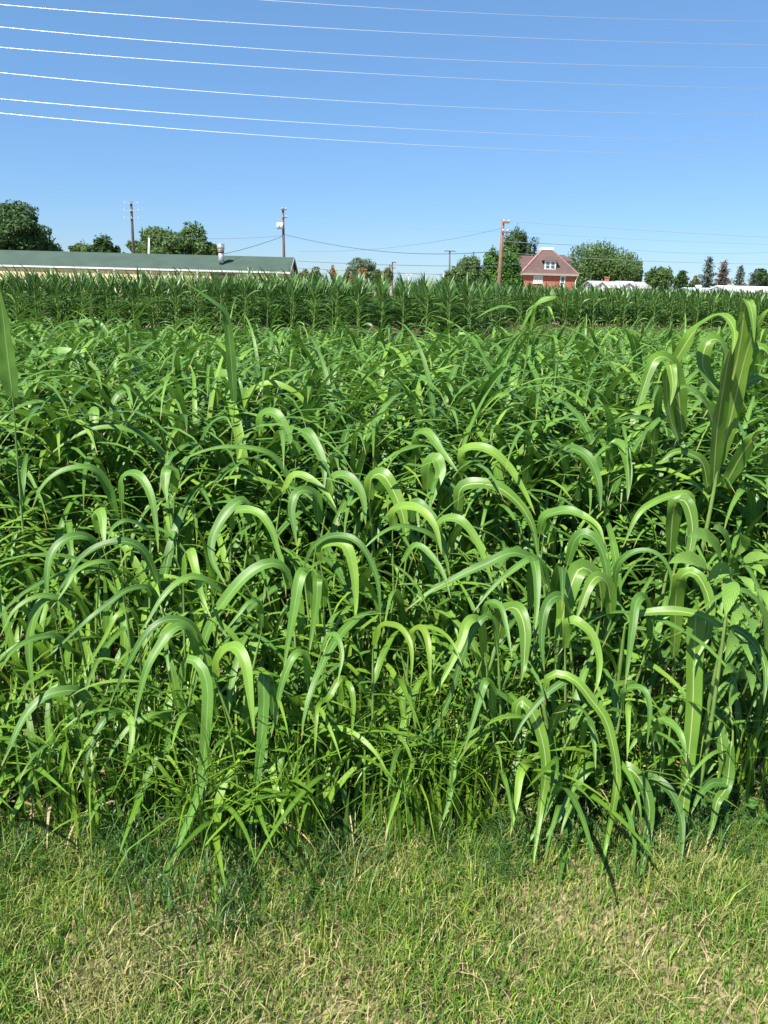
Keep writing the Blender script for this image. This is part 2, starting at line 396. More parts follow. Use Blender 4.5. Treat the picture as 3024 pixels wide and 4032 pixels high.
def front_geo(H, r):
    # upright tillers with steep blades, one or two arching over at the top
    st, lv = [], []
    for t in range(int(r.integers(2, 5))):
        a = r.uniform(0, 6.28); o_ = np.array([math.cos(a), math.sin(a), 0]) * .03 * (t > 0)
        hs = (H - .2) * r.uniform(.55, 1.0); ln = r.uniform(.02, .14); la = r.uniform(0, 6.28)
        zz = np.linspace(0, 1, 6)
        sp = np.stack([ln * zz ** 1.6 * math.cos(la), ln * zz ** 1.6 * math.sin(la), hs * zz], 1) + o_
        st.append(tube(sp, np.linspace(.0075, .0035, 6), 6))
        nl = int(r.integers(2, 4))
        for q in range(nl):
            f = .5 + .5 * (q + .4) / nl; az = r.uniform(0, 6.28) if q == 0 else az + math.pi + r.normal(0, .5)
            b = np.array([np.interp(f, zz, sp[:, k]) for k in range(3)])
            steep = r.random() < .68
            L = r.uniform(.38, .54) + .22 * f
            lv.append(leaf(b, az, R(r.uniform(74, 88)), L, R(r.uniform(30, 100)) if steep else R(r.uniform(120, 160)), r.uniform(1.4, 2.6), r.uniform(.022, .037), n=15,
                           twist=r.normal(0, .4), curl=r.normal(0, .3), fold=r.uniform(.1, .5), ph=r.uniform(0, 6)))
    return cat_geo(st), cat_geo(lv)

def sorghum_geo(H, r, lowres=False, toward=None, front=False, wm=1.0):
    if front: return front_geo(H, r)
    st, lv = [], []
    hs = H - (.38 if wm > 1.2 else .24)
    lean = r.uniform(0, .10); la = r.uniform(0, 6.28)
    zz = np.linspace(0, 1, 5)
    sp = np.stack([lean * zz ** 2 * math.cos(la), lean * zz ** 2 * math.sin(la), hs * zz], 1)
    st.append(tube(sp, np.linspace(.0062, .0035, 5), 4 if lowres else 6))
    a0 = r.uniform(0, 6.28); nl = 6 if lowres else 5
    for q in range(nl):
        f = .45 + .55 * (q + .3) / nl
        b = np.array([np.interp(f, zz, sp[:, 0]), np.interp(f, zz, sp[:, 1]), hs * f])
        az = a0 + math.pi * (q % 2) + r.normal(0, .55)
        if toward is not None and r.random() < .55: az = toward + r.normal(0, .8)
        L = (r.uniform(.42, .58) + .34 * f * r.uniform(.7, 1.1)) * (1.36 if wm > 1.2 else 1)
        up = q >= nl - 1
        th = R(r.uniform(70, 86)); D = R(r.uniform(70, 110)) if up and r.random() < .04 else R(r.uniform(112, 166))
        lv.append(leaf(b, az, th, L, D, r.uniform(1.3, 2.4), wm * r.uniform(.024, .044) * (.62 + .48 * f), n=11 if lowres else 15, cols=2,
                       twist=r.normal(0, .28), curl=r.normal(0, .28), fold=r.uniform(.1, .4), wave=0 if lowres else .05, ph=r.uniform(0, 6)))
    # slim side shoots
    for q in range(2 if lowres else 3):
        a = r.uniform(0, 6.28); b = np.array([.03 * math.cos(a), .03 * math.sin(a), 0])
        lv.append(leaf(b, a, R(r.uniform(78, 89)), H * r.uniform(.4, .75), R(r.uniform(10, 110)), 2.5, r.uniform(.012, .022), n=9, cols=2, twist=r.normal(0, .6), curl=r.normal(0, .3)))
    return cat_geo(st), cat_geo(lv)

NP = 30
protos = []
for q in range(NP):
    s_, l_ = sorghum_geo(1.0, np.random.default_rng(100 + q), front=q < 14, wm=1.22, toward=-math.pi / 2)
    protos.append((np_mesh('stem', *s_), np_mesh('leaves', *l_)))
for q, (a, b) in enumerate(protos): a.materials.append(M['stem']); b.materials.append(M['lime'] if q < 7 else M['sorghum'])
SG = 'forage sorghum plants in the dense stand'
SL = 'green forage sorghum plant with arching ribbon blades, one of many in the dense stand'
# root positions by jittered sampling
r = np.random.default_rng(5)
cand = []
d = 1.95
while d < 14.5:
    half = d * .60 + .45
    step = .148 if d < 2.9 else (.14 if d < 5 else .175)
    xx = np.arange(-half, half, step)
    for x_ in xx:
        px_, py_ = x_ + r.normal(0, .04), d + r.normal(0, .04)
        if py_ > EDGE(px_) + .02 and py_ < 9.9 + max(px_, 0) * .8: cand.append((px_, py_))
    d += step
cand.sort(key=lambda c: c[1])
# a place left open where the broad-bladed plants and weeds stand
N_IND = 260
first = {}
for q, (x_, y_) in enumerate(cand[:N_IND]):
    lo_ = 0 if x_ < .35 + r.normal(0, .2) else 7
    k = int(r.integers(lo_, 7 + (lo_ or r.integers(0, 5)))) if r.random() < np.interp(y_, [2.4, 3.2], [1, .15]) else int(r.integers(14, NP)); me1, me2 = protos[k]
    H = float(Hc(y_)) * float(np.interp(y_ - EDGE(x_), [0, .35], [.6, 1])) * (r.uniform(.64, .92) if y_ < 3.4 else r.uniform(.75, 1.0))
    if k not in first:
        root = empty('sorghum_plant', (x_, y_, 0), label=SL, cat='sorghum plant', group=SG)
        a = bpy.data.objects.new('stem', me1); b = bpy.data.objects.new('leaves', me2)
        for o in (a, b): col.objects.link(o); o.parent = root
        first[k] = (root, a, b)
    else:
        s0, a0, b0 = first[k]
        root = s0.copy(); col.objects.link(root)
        for c0 in (a0, b0):
            c = c0.copy(); c.parent = root; col.objects.link(c)
    root.location = (x_, y_, 0)
    root.rotation_euler = (r.normal(0, .06) + (.10 if y_ < 2.5 else 0), r.normal(0, .07), r.normal(0, .7) if k >= 14 else r.uniform(0, 6.28)) if y_ > 2.5 else (r.normal(.08, .05), r.normal(0, .07), r.uniform(0, 6.28))
    root.scale = (.92, .92, H)
# the rest of the stand
lows = [sorghum_geo(1.0, np.random.default_rng(300 + q), lowres=True, wm=1.3, toward=-math.pi / 2) for q in range(14)]
gs, gl = [], []
for (x_, y_) in cand[N_IND:]:
    s_, l_ = lows[int(r.integers(0, 14))]; a = r.normal(0, .8); H = float(Hc(y_)) * r.uniform(.84, 1.07)
    Rm = np.array([[math.cos(a), -math.sin(a), 0], [math.sin(a), math.cos(a), 0], [0, 0, H]])
    gl.append((l_[0] @ Rm.T * np.array([.95 + .1 * r.random()] * 2 + [1]) + [x_, y_, 0], l_[1], l_[2]))
    if y_ < 6: gs.append((s_[0] @ Rm.T + [x_, y_, 0], s_[1], s_[2]))
gl2 = cat_geo(gl); gs2 = cat_geo(gs)
nb = len(gl2[0])
me = np_mesh('stand', np.vstack([gl2[0], gs2[0]]), np.vstack([gl2[1], gs2[1] + nb]), np.vstack([gl2[2], gs2[2]]))
o = link_mesh('sorghum_stand', me, M['sorghum'], label='dense mass of forage grass stretching back behind the front plants', cat='sorghum stand', kind='stuff')
me.materials.append(M['stem'])
mi = np.zeros(len(me.polygons), dtype=np.int32); mi[len(gl2[1]):] = 1; me.polygons.foreach_set('material_index', mi)

# plants whose blades are set one by one: (crop origin, scale, path base->tip, width px, options)
cA, cB, cC, cD, cE = (0, 2000, 1.106), (1500, 2000, 1.0886), (0, 1000, 1.106), (1500, 1000, 1.0886), (2500, 1950, 2.603)
c3, c4 = (0, 2900, 1.106), (1500, 2900, 1.0886)
T_ = [
 (cA, [(1265,350),(1238,265),(1180,240),(1100,275),(1020,350),(930,480),(880,610),(850,750),(775,960)], 48),
 (cA, [(960,360),(900,315),(830,300),(760,335),(700,400),(640,500),(605,550)], 30),
 (cA, [(690,330),(650,230),(600,165),(520,145),(420,170),(340,230),(300,300),(250,370),(205,450)], 34),
 (cA, [(430,190),(400,140),(350,122),(280,140),(225,200),(205,300),(210,430)], 40),
 (cA, [(520,290),(470,240),(400,240),(330,280),(280,360),(220,440)], 24),
 (cA, [(700,420),(660,355),(610,345),(540,365),(470,420),(380,490),(230,630),(190,660)], 26),
 (cA, [(600,500),(580,455),(540,445),(500,480),(460,560),(400,660),(340,760)], 20, 'y'),
 (cA, [(880,600),(850,530),(810,495),(740,485),(680,510),(620,570),(560,680),(500,800),(475,870)], 34),
 (cA, [(860,640),(835,550),(790,515),(740,540),(690,610),(640,700),(600,850),(585,950)], 44),
 (cA, [(800,300),(812,215),(832,190),(850,260),(885,400),(920,480)], 38),
 (cA, [(1355,420),(1350,320),(1322,275),(1300,330),(1280,450),(1252,600),(1235,710)], 46),
 (cA, [(1410,430),(1408,340),(1385,308),(1380,400),(1360,540),(1345,640)], 40, 'y'),
 (cA, [(940,740),(950,660),(985,618),(1030,610),(1070,680),(1090,820),(1108,990)], 56),
 (cA, [(1195,900),(1180,780),(1150,732),(1150,850),(1140,1000),(1120,1180),(1095,1350),(1085,1500)], 48),
 (cA, [(1340,760),(1335,660),(1305,630),(1270,660),(1230,760),(1200,900),(1180,1000)], 34),
 (cA, [(790,760),(800,680),(830,655),(880,700),(905,790),(900,930),(885,1120),(860,1260),(740,1560),(670,1740)], 46),
 (cA, [(420,900),(360,812),(300,795),(200,820),(130,880),(80,960),(40,1050),(0,1140)], 46),
 (cA, [(440,1100),(380,1020),(310,1015),(230,1060),(170,1130),(110,1240),(55,1340),(-10,1450)], 50),
 (cA, [(560,1000),(530,905),(490,895),(450,930),(400,1020),(370,1130),(335,1230)], 36),
 (cA, [(520,960),(530,905),(560,910),(577,960),(570,1040),(540,1160)], 32),
 (cA, [(750,960),(700,907),(640,910),(560,960),(500,1040),(440,1150)], 28),
 (cA, [(240,480),(225,410),(200,397),(155,460),(127,600),(140,760),(150,835)], 42),
 (cA, [(310,440),(245,390),(150,390),(60,450),(0,560)], 26),
 (cA, [(310,620),(240,562),(150,570),(60,620),(0,710)], 36),
 (cA, [(290,780),(240,715),(150,740),(100,800),(70,880)], 22, 'y'),
 (cA, [(1010,90),(1020,20),(1070,8),(1130,25),(1180,90),(1210,180),(1250,290)], 36),
 (cA, [(1090,60),(1060,-30),(1010,-5),(960,60),(922,150),(930,240),(985,340)], 44),
 (cA, [(1395,230),(1400,170),(1450,150),(1510,170),(1540,270),(1550,400),(1545,500)], 46),
 (cA, [(1330,240),(1370,165),(1450,122),(1560,150),(1640,300),(1659,520)], 30),
 (cA, [(1540,840),(1490,740),(1430,830),(1395,850),(1380,900),(1370,1080)], 28, 'y'),
 (cA, [(1400,620),(1430,560),(1465,560),(1490,640),(1470,760)], 28),
 (cA, [(1480,880),(1495,780),(1520,770),(1540,850),(1530,1010)], 28, 'y'),
 (cA, [(1140,520),(1130,420),(1085,412),(1020,490),(960,560)], 24),
 (cA, [(1400,1200),(1370,1090),(1290,1120),(1250,1200),(1215,1310),(1190,1420)], 28),
 (cA, [(650,100),(600,70),(540,58),(490,90),(470,140)], 28),
 (cA, [(430,110),(420,30),(440,20),(450,80),(455,180)], 44),
 (cA, [(680,1300),(640,1240),(560,1260),(470,1350),(410,1480),(360,1600)], 40),
 (c3, [(850,300),(770,225),(700,290),(600,370),(520,440),(440,520)], 30),
 (c3, [(560,460),(480,290),(400,340),(340,440),(290,570),(270,660)], 34),
 (c3, [(930,560),(960,400),(948,380),(940,480),(935,620),(938,740)], 18, 'y'),
 (c3, [(1230,260),(1190,130),(1180,120),(1200,220),(1225,310),(1250,410)], 40),
 (c3, [(1400,260),(1380,190),(1330,210),(1290,290),(1240,440),(1200,570)], 30),
 (c3, [(1300,260),(1350,100),(1300,130),(1230,210),(1170,310)], 20),
 (c3, [(60,240),(100,150),(60,140),(20,170),(-30,260)], 44),
 (cB, [(945,420),(935,320),(890,265),(850,262),(820,320),(790,420),(765,550),(755,680),(748,745)], 74, 'b'),
 (cB, [(985,470),(975,340),(935,295),(900,320),(865,400),(832,490)], 58, 'b'),
 (cE, [(400,1650),(410,1400),(420,1050),(450,880),(520,800),(620,800),(720,950),(770,1150),(750,1400),(650,1620),(590,1800)], 64, 'b'),
 (cB, [(1360,640),(1355,520),(1352,420),(1345,560),(1340,700),(1337,850),(1325,1000),(1310,1150),(1295,1300),(1290,1420),(1293,1640)], 72, 'b'),
 (cE, [(-60,1300),(60,1215),(200,1195),(450,1190),(700,1245),(900,1370),(1100,1520),(1250,1750),(1300,1950)], 40, 'b'),
 (cE, [(900,1500),(990,1370),(1150,1450),(1270,1600),(1340,1800),(1320,2150)], 40, 'b'),
 (cE, [(1350,1600),(1330,1250),(1230,1060),(1100,980),(950,985),(800,1080),(650,1195)], 38),
 (cB, [(505,560),(520,460),(555,428),(592,445),(617,530),(612,680),(600,750)], 68, 'b'),
 (cB, [(800,480),(790,400),(750,380),(705,430),(688,560),(700,700)], 44),
 (cB, [(790,600),(800,510),(830,482),(900,540),(935,640),(930,740),(912,800)], 44),
 (cB, [(800,240),(830,140),(875,110),(930,150),(965,250),(975,400),(987,540)], 44),
 (cB, [(700,330),(665,235),(640,215),(560,192),(450,240),(320,300),(210,360),(105,440)], 42),
 (cB, [(720,330),(690,240),(640,220),(560,270),(470,350),(395,450)], 30),
 (cB, [(640,420),(645,260),(655,225),(668,300),(668,420),(655,560)], 42),
 (cB, [(240,140),(250,70),(290,45),(350,60),(410,140),(450,240),(485,350)], 40),
 (cB, [(130,60),(140,-20),(180,0),(235,70),(270,170),(293,290)], 44),
 (cB, [(90,230),(150,160),(220,210),(270,290),(300,390)], 28),
 (cB, [(290,240),(230,130),(150,90),(80,78),(0,110),(-90,190)], 26),
 (cB, [(700,110),(720,40),(780,18),(860,30),(930,80),(960,160)], 40),
 (cB, [(1240,190),(1250,40),(1270,-30),(1310,-20),(1335,80),(1320,200),(1300,290)], 66, 'b'),
 (cB, [(1000,380),(1010,260),(1060,200),(1140,182),(1210,220),(1245,310),(1225,430)], 26),
 (cB, [(1150,560),(1145,430),(1120,380),(1092,410),(1080,500),(1062,640),(1045,770)], 44),
 (cB, [(440,620),(430,510),(400,475),(365,500),(340,580),(290,690),(225,810)], 44),
 (cB, [(500,620),(480,480),(440,470),(390,540),(340,660),(300,800),(230,950),(160,1080)], 28),
 (cB, [(430,480),(460,408),(510,420),(540,520),(562,650)], 26),
 (cB, [(-30,590),(0,510),(40,500),(90,520),(130,600),(130,750)], 30, 'y'),
 (cB, [(120,620),(140,530),(180,520),(205,600),(212,760)], 34, 'y'),
 (cB, [(90,600),(150,522),(230,518),(300,570),(350,680)], 24, 'y'),
 (cB, [(700,800),(720,720),(780,715),(840,745),(900,820),(960,900),(990,1000),(1010,1120),(1005,1230),(965,1440),(942,1590)], 42, 'b'),
 (cB, [(870,840),(820,740),(730,780),(660,850),(600,930),(565,1010)], 30),
 (cB, [(580,960),(580,860),(605,828),(650,880),(682,960),(702,1050),(705,1150),(685,1290),(650,1540)], 50, 'b'),
 (cB, [(480,900),(475,780),(450,742),(420,830),(390,930),(355,1040)], 36),
 (cB, [(1085,950),(1085,870),(1060,845),(1060,950),(1055,1080)], 30),
 (cB, [(860,1020),(870,930),(895,915),(912,1000),(920,1120)], 34),
 (cB, [(1030,860),(1040,790),(1090,768),(1135,790),(1152,870),(1140,1020)], 30),
 (cB, [(1170,1000),(1200,920),(1250,930),(1290,990),(1310,1090)], 44),
 (c4, [(1000,290),(1020,160),(1060,135),(1120,200),(1150,300),(1142,420),(1120,560),(1088,660)], 54, 'b'),
 (c4, [(1090,260),(1130,180),(1190,190),(1250,250),(1285,340),(1292,430),(1285,560)], 42),
 (c4, [(660,230),(655,135),(620,118),(595,170),(580,280),(553,430)], 44),
 (c4, [(940,240),(925,150),(890,135),(850,180),(800,280),(755,360),(690,450)], 48),
 (c4, [(340,200),(335,100),(310,85),(308,170),(290,280),(250,400)], 34),
 (c4, [(770,340),(785,260),(810,290),(802,400),(780,520),(758,660)], 40),
 (c4, [(1500,40),(1490,160),(1475,230),(1440,280),(1420,380),(1392,460)], 46, 'b'),
 (c4, [(1510,130),(1480,195),(1420,200),(1365,250),(1330,330)], 40),
 (c4, [(860,440),(875,340),(895,345),(930,400),(942,480),(940,600)], 26),
 (c4, [(760,300),(800,160),(770,170),(720,290),(640,440),(560,530)], 28),
 (cC, [(510,1150),(480,1040),(430,955),(370,928),(270,945),(185,1010),(138,1115)], 34),
 (cC, [(760,930),(700,860),(640,800),(560,765),(450,755),(350,785),(260,840),(190,900)], 28),
 (cC, [(1280,1010),(1200,890),(1120,852),(1000,840),(900,855),(820,885),(765,915)], 26),
 (cC, [(930,660),(930,560),(965,535),(1010,560),(1040,640),(1060,740),(1062,850)], 66, 'b'),
 (cC, [(1020,640),(1012,530),(1005,430),(992,310),(975,250),(930,210),(860,160),(800,125)], 36, 'r'),
 (cC, [(55,620),(42,520),(28,400),(12,260),(-10,130)], 84, 'r'),
 (cC, [(430,760),(350,670),(260,640),(150,645),(60,680),(-20,750)], 28),
 (cC, [(70,680),(75,610),(105,590),(100,700),(88,800),(85,910)], 42),
 (cC, [(385,770),(385,700),(410,690),(408,780),(402,870)], 44),
 (cC, [(530,1080),(535,980),(575,955),(620,980),(660,1060),(680,1180),(690,1300)], 36),
 (cC, [(760,1040),(755,960),(728,940),(720,1000),(727,1080)], 48),
 (cC, [(1390,1170),(1375,1060),(1335,1030),(1290,1045),(1270,1110),(1280,1190),(1292,1270)], 44),
 (cC, [(1290,880),(1300,800),(1330,778),(1372,830),(1410,920),(1412,1030)], 50),
 (cC, [(1130,790),(1140,710),(1175,688),(1222,720),(1262,810),(1277,920)], 44),
 (cC, [(60,600),(130,480),(230,430),(330,440),(420,510),(490,590)], 50),
 (cC, [(590,700),(575,610),(540,600),(500,640),(480,720),(465,810)], 30),
 (cC, [(1040,760),(1070,640),(1100,590),(1180,562),(1280,600),(1350,680),(1400,780),(1435,860)], 28),
 (cC, [(1430,1060),(1460,970),(1530,980),(1580,1060),(1592,1180)], 44),
 (cC, [(1230,1040),(1280,965),(1350,980),(1420,1040),(1465,1110)], 36),
 (cC, [(60,760),(100,600),(170,500),(260,460),(330,470),(360,560)], 24),
 (cC, [(680,700),(640,560),(590,470),(540,440),(500,480),(520,560)], 34),
 (cC, [(860,900),(880,820),(920,740),(980,712),(1010,760)], 26),
 (cC, [(850,850),(820,770),(760,710),(690,680),(620,690),(560,740),(520,800)], 28),
 (cC, [(330,440),(380,360),(350,300),(400,295),(440,310),(475,360),(480,430)], 26),
 (cD, [(200,1010),(205,910),(235,875),(255,930),(240,990),(215,1080)], 56),
 (cD, [(150,860),(160,780),(200,768),(262,850),(335,940)], 44),
 (cD, [(350,930),(350,850),(400,828),(480,850),(560,930),(620,1030),(662,1120)], 44),
 (cD, [(330,1110),(340,1010),(400,985),(500,1000),(590,1070),(650,1170),(672,1300)], 54, 'b'),
 (cD, [(50,1180),(60,1100),(110,1082),(175,1100),(232,1170),(262,1290)], 44),
 (cD, [(-50,1050),(-40,960),(10,950),(65,1040),(103,1160),(112,1310)], 58, 'b'),
 (cD, [(680,1200),(700,1130),(745,1108),(820,1103),(900,1150),(950,1230),(972,1310)], 44),
 (cD, [(790,930),(790,850),(830,838),(892,880),(932,980),(942,1100)], 48),
 (cD, [(980,930),(990,830),(1015,808),(1045,850),(1062,950),(1056,1060)], 48),
 (cD, [(1400,990),(1350,890),(1280,820),(1200,740),(1100,700),(1000,722),(930,780),(870,850)], 28),
 (cD, [(1420,720),(1340,660),(1250,640),(1100,665),(1000,705),(900,780)], 28),
 (cD, [(1330,1120),(1330,1040),(1280,1030),(1180,1060),(1100,1120),(1035,1260)], 34),
 (cD, [(650,760),(640,660),(590,620),(540,600),(480,620),(430,680)], 30),
 (cD, [(420,600),(400,480),(360,430),(330,350),(380,350),(420,400),(450,520)], 18),
 (cD, [(600,330),(640,250),(690,200),(750,185),(640,230),(620,270)], 13),
 (cD, [(640,330),(650,270),(660,225),(690,190),(730,180)], 13, 'r'),
 (cD, [(610,290),(580,240),(530,225),(470,240),(400,280)], 13),
 (cD, [(690,300),(700,240),(720,230),(745,290)], 14),
]

BIG = []       # the tall broad-bladed plant at the right edge, one plant many leaves
BIGL = [
 ([(1425,980),(1440,760),(1470,560),(1500,400),(1530,300),(1560,270)], 60),
 ([(1450,900),(1500,700),(1560,450),(1610,310),(1660,240),(1720,215)], 52),
 ([(1460,700),(1510,520),(1540,380),(1562,215),(1575,205),(1592,260),(1600,380)], 60),
 ([(1470,620),(1420,560),(1380,480),(1390,400),(1425,365),(1462,385),(1475,450),(1450,560)], 50),
 ([(1290,760),(1275,600),(1262,490),(1225,445),(1172,455),(1130,560),(1098,665)], 58),
 ([(1275,800),(1240,700),(1222,560),(1235,470),(1252,560),(1240,650)], 60),
 ([(1250,480),(1330,350),(1400,285),(1470,265),(1515,330),(1505,430)][::1], 46),
 ([(1450,800),(1500,640),(1560,560),(1640,530),(1760,560)], 44),
 ([(1440,850),(1430,760),(1400,660),(1350,590),(1290,570),(1250,620)], 40),
 ([(1480,640),(1540,520),(1580,430),(1620,400),(1659,430),(1690,560)], 54),
 ([(1400,1000),(1380,900),(1330,860),(1260,850),(1190,900)], 46),
 ([(1470,1000),(1560,840),(1640,760),(1720,780)], 50),
]

def auto_depth(px, py):
    ds = np.linspace(2.0, 9, 400)
    for d in ds:
        if P(px, py, d)[2] <= Hc(d) * 1.12: return d
    return 9.
def src(c, p): return (p[0] / c[2] + c[0], p[1] / c[2] + c[1])

def traced(c, path, wpx, d0, reach, n=26, cols=4, fold=.25):
    pp = [src(c, p) for p in path]
    m = len(pp); s = np.linspace(0, 1, m)
    pts = []
    for (x_, y_), t in zip(pp, s):
        d = d0 - reach * t ** 1.2
        v = P(x_, y_, d)
        k = 0
        while v[2] < .03 and k < 60: d -= .02; v = P(x_, y_, d); k += 1
        pts.append(v)
    q = cr(pts, n)
    W = blade_w(n, wpx / FPX * (d0 - reach * .4) * 1.2)
    N = np.tile(np.array([0, -.62, .8]), (n, 1))
    T = norm(np.gradient(q, axis=0))
    ang = np.cross(T, N); bad = np.linalg.norm(ang, axis=1)
    return ribbon(q, W, N + np.array([.0, -.2, 0]) * (bad < .3)[:, None], cols, fold, .04, random.uniform(0, 6)), q

special = {0: 'grass plant at left centre with one long wide blade arching down to the left',
           16: 'grass plant at left edge with wide pale blade arching low over the shaded stalks',
           44: 'grass plant whose very wide light blade with white rib folds over near centre right',
           46: 'thick grass plant with broad blade bent over like a hook below the serrated weed',
           47: 'grass plant with widest straight hanging blade reaching down to the lawn at right',
           48: 'grass plant sending one long thin blade arching right across the serrated weed'}
for q, t in enumerate(T_):
    c, path, wpx = t[:3]; fl = t[3] if len(t) > 3 else ''
    top = min(path, key=lambda p: p[1]); sx_, sy_ = src(c, top)
    if fl == 'r':
        bx, by = src(c, path[0]); d0 = 2.75 if path[0][0] < 100 else 3.6
        if c is cD: d0 = 4.6
        reach = .1
    else:
        d0 = min(max(auto_depth(sx_, sy_) + .03, 2.04), 8.0); reach = random.uniform(.12, .26)
    # stay out of the lawn: hanging tips in front of the stand need a bigger reach
    g_, cen = traced(c, path, wpx, d0, reach)
    base = cen[0]
    mat = M['bigleaf'] if fl == 'b' else M['yellowleaf'] if fl == 'y' else M['sorghum']
    bx = base[0] + random.uniform(-.06, .06); by = max(base[1] + random.uniform(0, .08), float(EDGE(base[0])) + .02)
    lab = special.get(q)
    if fl == 'r': lab = {True: 'tall grass plant at left frame edge with upright broad pale blade', False: 'tall grass plant whose single erect blade rises above the stand against the corn'}[path[0][0] < 100] if c is cC else 'grass plant reaching up with thin shoots in front of the far corn'
    if not lab:
        tx, ty = src(c, path[-1]); dx = tx - src(c, path[0])[0]
        zone = ['at left frame edge', 'at far left', 'left of centre', 'just left of centre', 'just right of centre', 'right of centre', 'at far right', 'at right frame edge'][int(min(max(sx_ / 3024 * 8, 0), 7))]
        row = 'touching the lawn' if sy_ > 2900 else 'low front row' if sy_ > 2600 else 'front row' if sy_ > 2350 else 'behind the front row' if sy_ > 2120 else 'mid stand' if sy_ > 1750 else 'back of stand'
        wid = 'very wide' if wpx >= 60 else 'wide' if wpx >= 42 else 'medium' if wpx >= 32 else 'slender'
        dr = 'arching far left' if dx < -200 else 'drooping left' if dx < -40 else 'arching far right' if dx > 200 else 'drooping right' if dx > 40 else 'folding straight down'
        ton = 'lime ' if fl == 'y' else ''
        lab = f'sorghum plant with {wid} {ton}blade {dr}, {row}, {zone}'
    root = empty('sorghum_plant', (bx, by, 0), label=lab, cat='sorghum plant', group=SG)
    off = np.array([bx, by, 0])
    thick = .008 if fl == 'b' else .0055
    stem = cr([(0, 0, 0), (0, 0, base[2] * .5), tuple(base - off + (cen[0] - cen[1]) * .8), tuple(base - off), tuple(cen[1] - off), tuple(cen[2] - off)], 10)
    geo('stem', tube(stem, np.r_[np.linspace(thick, thick * .7, 8), thick * .4, .0008], 7), M['stem'], root)
    geo('leaf', (g_[0] - off, g_[1], g_[2]), mat, root)
    rr = np.random.default_rng(900 + q)
    for z in range(2):
        f = rr.uniform(.15, .8); b = np.array([np.interp(f * base[2], stem[:7, 2], stem[:7, k_]) for k_ in range(3)])
        geo('leaf', leaf(b, rr.uniform(0, 6.28), R(rr.uniform(60, 80)), rr.uniform(.25, .42) + .1 * f, R(rr.uniform(110, 165)), rr.uniform(1, 1.7), rr.uniform(.016, .028) * (1.5 if fl == 'b' else 1), twist=rr.normal(0, .5), curl=rr.normal(0, .4)), mat, root)

root = empty('tall_sorghum_plant', (0, 0, 0), label='tallest broad-bladed grass clump rising at right edge above the stand', cat='sorghum plant')
b0 = P(*src(cD, (1430, 1000)), 2.9); root.location = (b0[0], 2.95, 0); off = np.array([b0[0], 2.95, 0])
geo('stem', tube(cr([(0, 0, 0), (0, 0, .4), tuple(b0 - off), tuple(P(*src(cD, (1455, 780)), 2.9) - off), tuple(P(*src(cD, (1475, 600)), 2.92) - off)], 12), np.linspace(.014, .004, 12), 8), M['stem'], root)
for q, (path, wpx) in enumerate(BIGL):
    g_, cen = traced(cD, path, wpx * 1.12, 2.9, random.uniform(-.1, .35), n=30)
    geo('leaf', (g_[0] - off, g_[1], g_[2]), M['bigleaf'], root)

# ------------------------------------------------------------------ broad-leaved weeds
def ovate(a, b, W, N, n=17, droop=.12):
    a, b = np.array(a, float), np.array(b, float); s = np.linspace(0, 1, n)[:, None]
    L = np.linalg.norm(b - a)
    p = a + (b - a) * s + np.array([0, 0, 1]) * (droop * L * 4 * s * (1 - s))
    sv = s[:, 0]
    w_ = W * np.clip(np.sin(np.pi * np.clip(sv, 0, 1) ** .8), .02, 1) ** .9
    w_[1:-1:2] *= .91
    if True: w_[:2] = .004
    return ribbon(p, w_, np.tile(N, (n, 1)), 4, .22, .03, random.uniform(0, 6))

def weed(spec, name='weed', **k): ...
wd_ = 2.06
cpt = P(*src(cE, (1000, 760)), wd_)
root = empty('broadleaf_weed', (cpt[0] + .02, wd_ + .04, 0), label='tall broadleaf weed with serrated pale leaves at right edge of the stand', cat='weed')
off = np.array(root.location)
geo('stem', tube(cr([(0, 0, 0), (.01, 0, .3), tuple(cpt - off)], 8), np.linspace(.008, .004, 8), 6), M['stem'], root)
for (a, b, W) in [((900,680),(545,430),240),((970,650),(800,345),210),((1010,650),(1160,430),190),((760,790),(345,700),200),((985,745),(735,885),170),
                  ((1000,860),(925,1245),190),((1050,830),(1215,1010),150),((1200,960),(1360,1150),150),((1080,710),(1340,830),140),((1090,690),(1400,650),130),
                  ((1190,1180),(975,1340),190),((1120,1300),(1210,1450),160),((960,690),(1000,560),90),((1010,690),(1080,610),80),
                  ((1040,1500),(920,1700),150),((1100,1500),(1190,1740),150),((1050,1900),(900,1850),140),((1080,1900),(1200,2050),150),((1040,2050),(960,2200),130)]:
    ctr = np.array([1000, 720]); dd = .12 * math.hypot(b[0] - 1000, b[1] - 720) / 400
    pa = P(*src(cE, a), wd_ - .01 - .02 * random.random()); pb = P(*src(cE, b), wd_ - .03 - dd * random.uniform(.3, 1))
    geo('leaf', (lambda g: (g[0] - off, g[1], g[2]))(ovate(pa, pb, W / 2.603 / FPX * wd_, np.array([random.uniform(-.2, .2), -.7, .7]))), M['broad'], root)

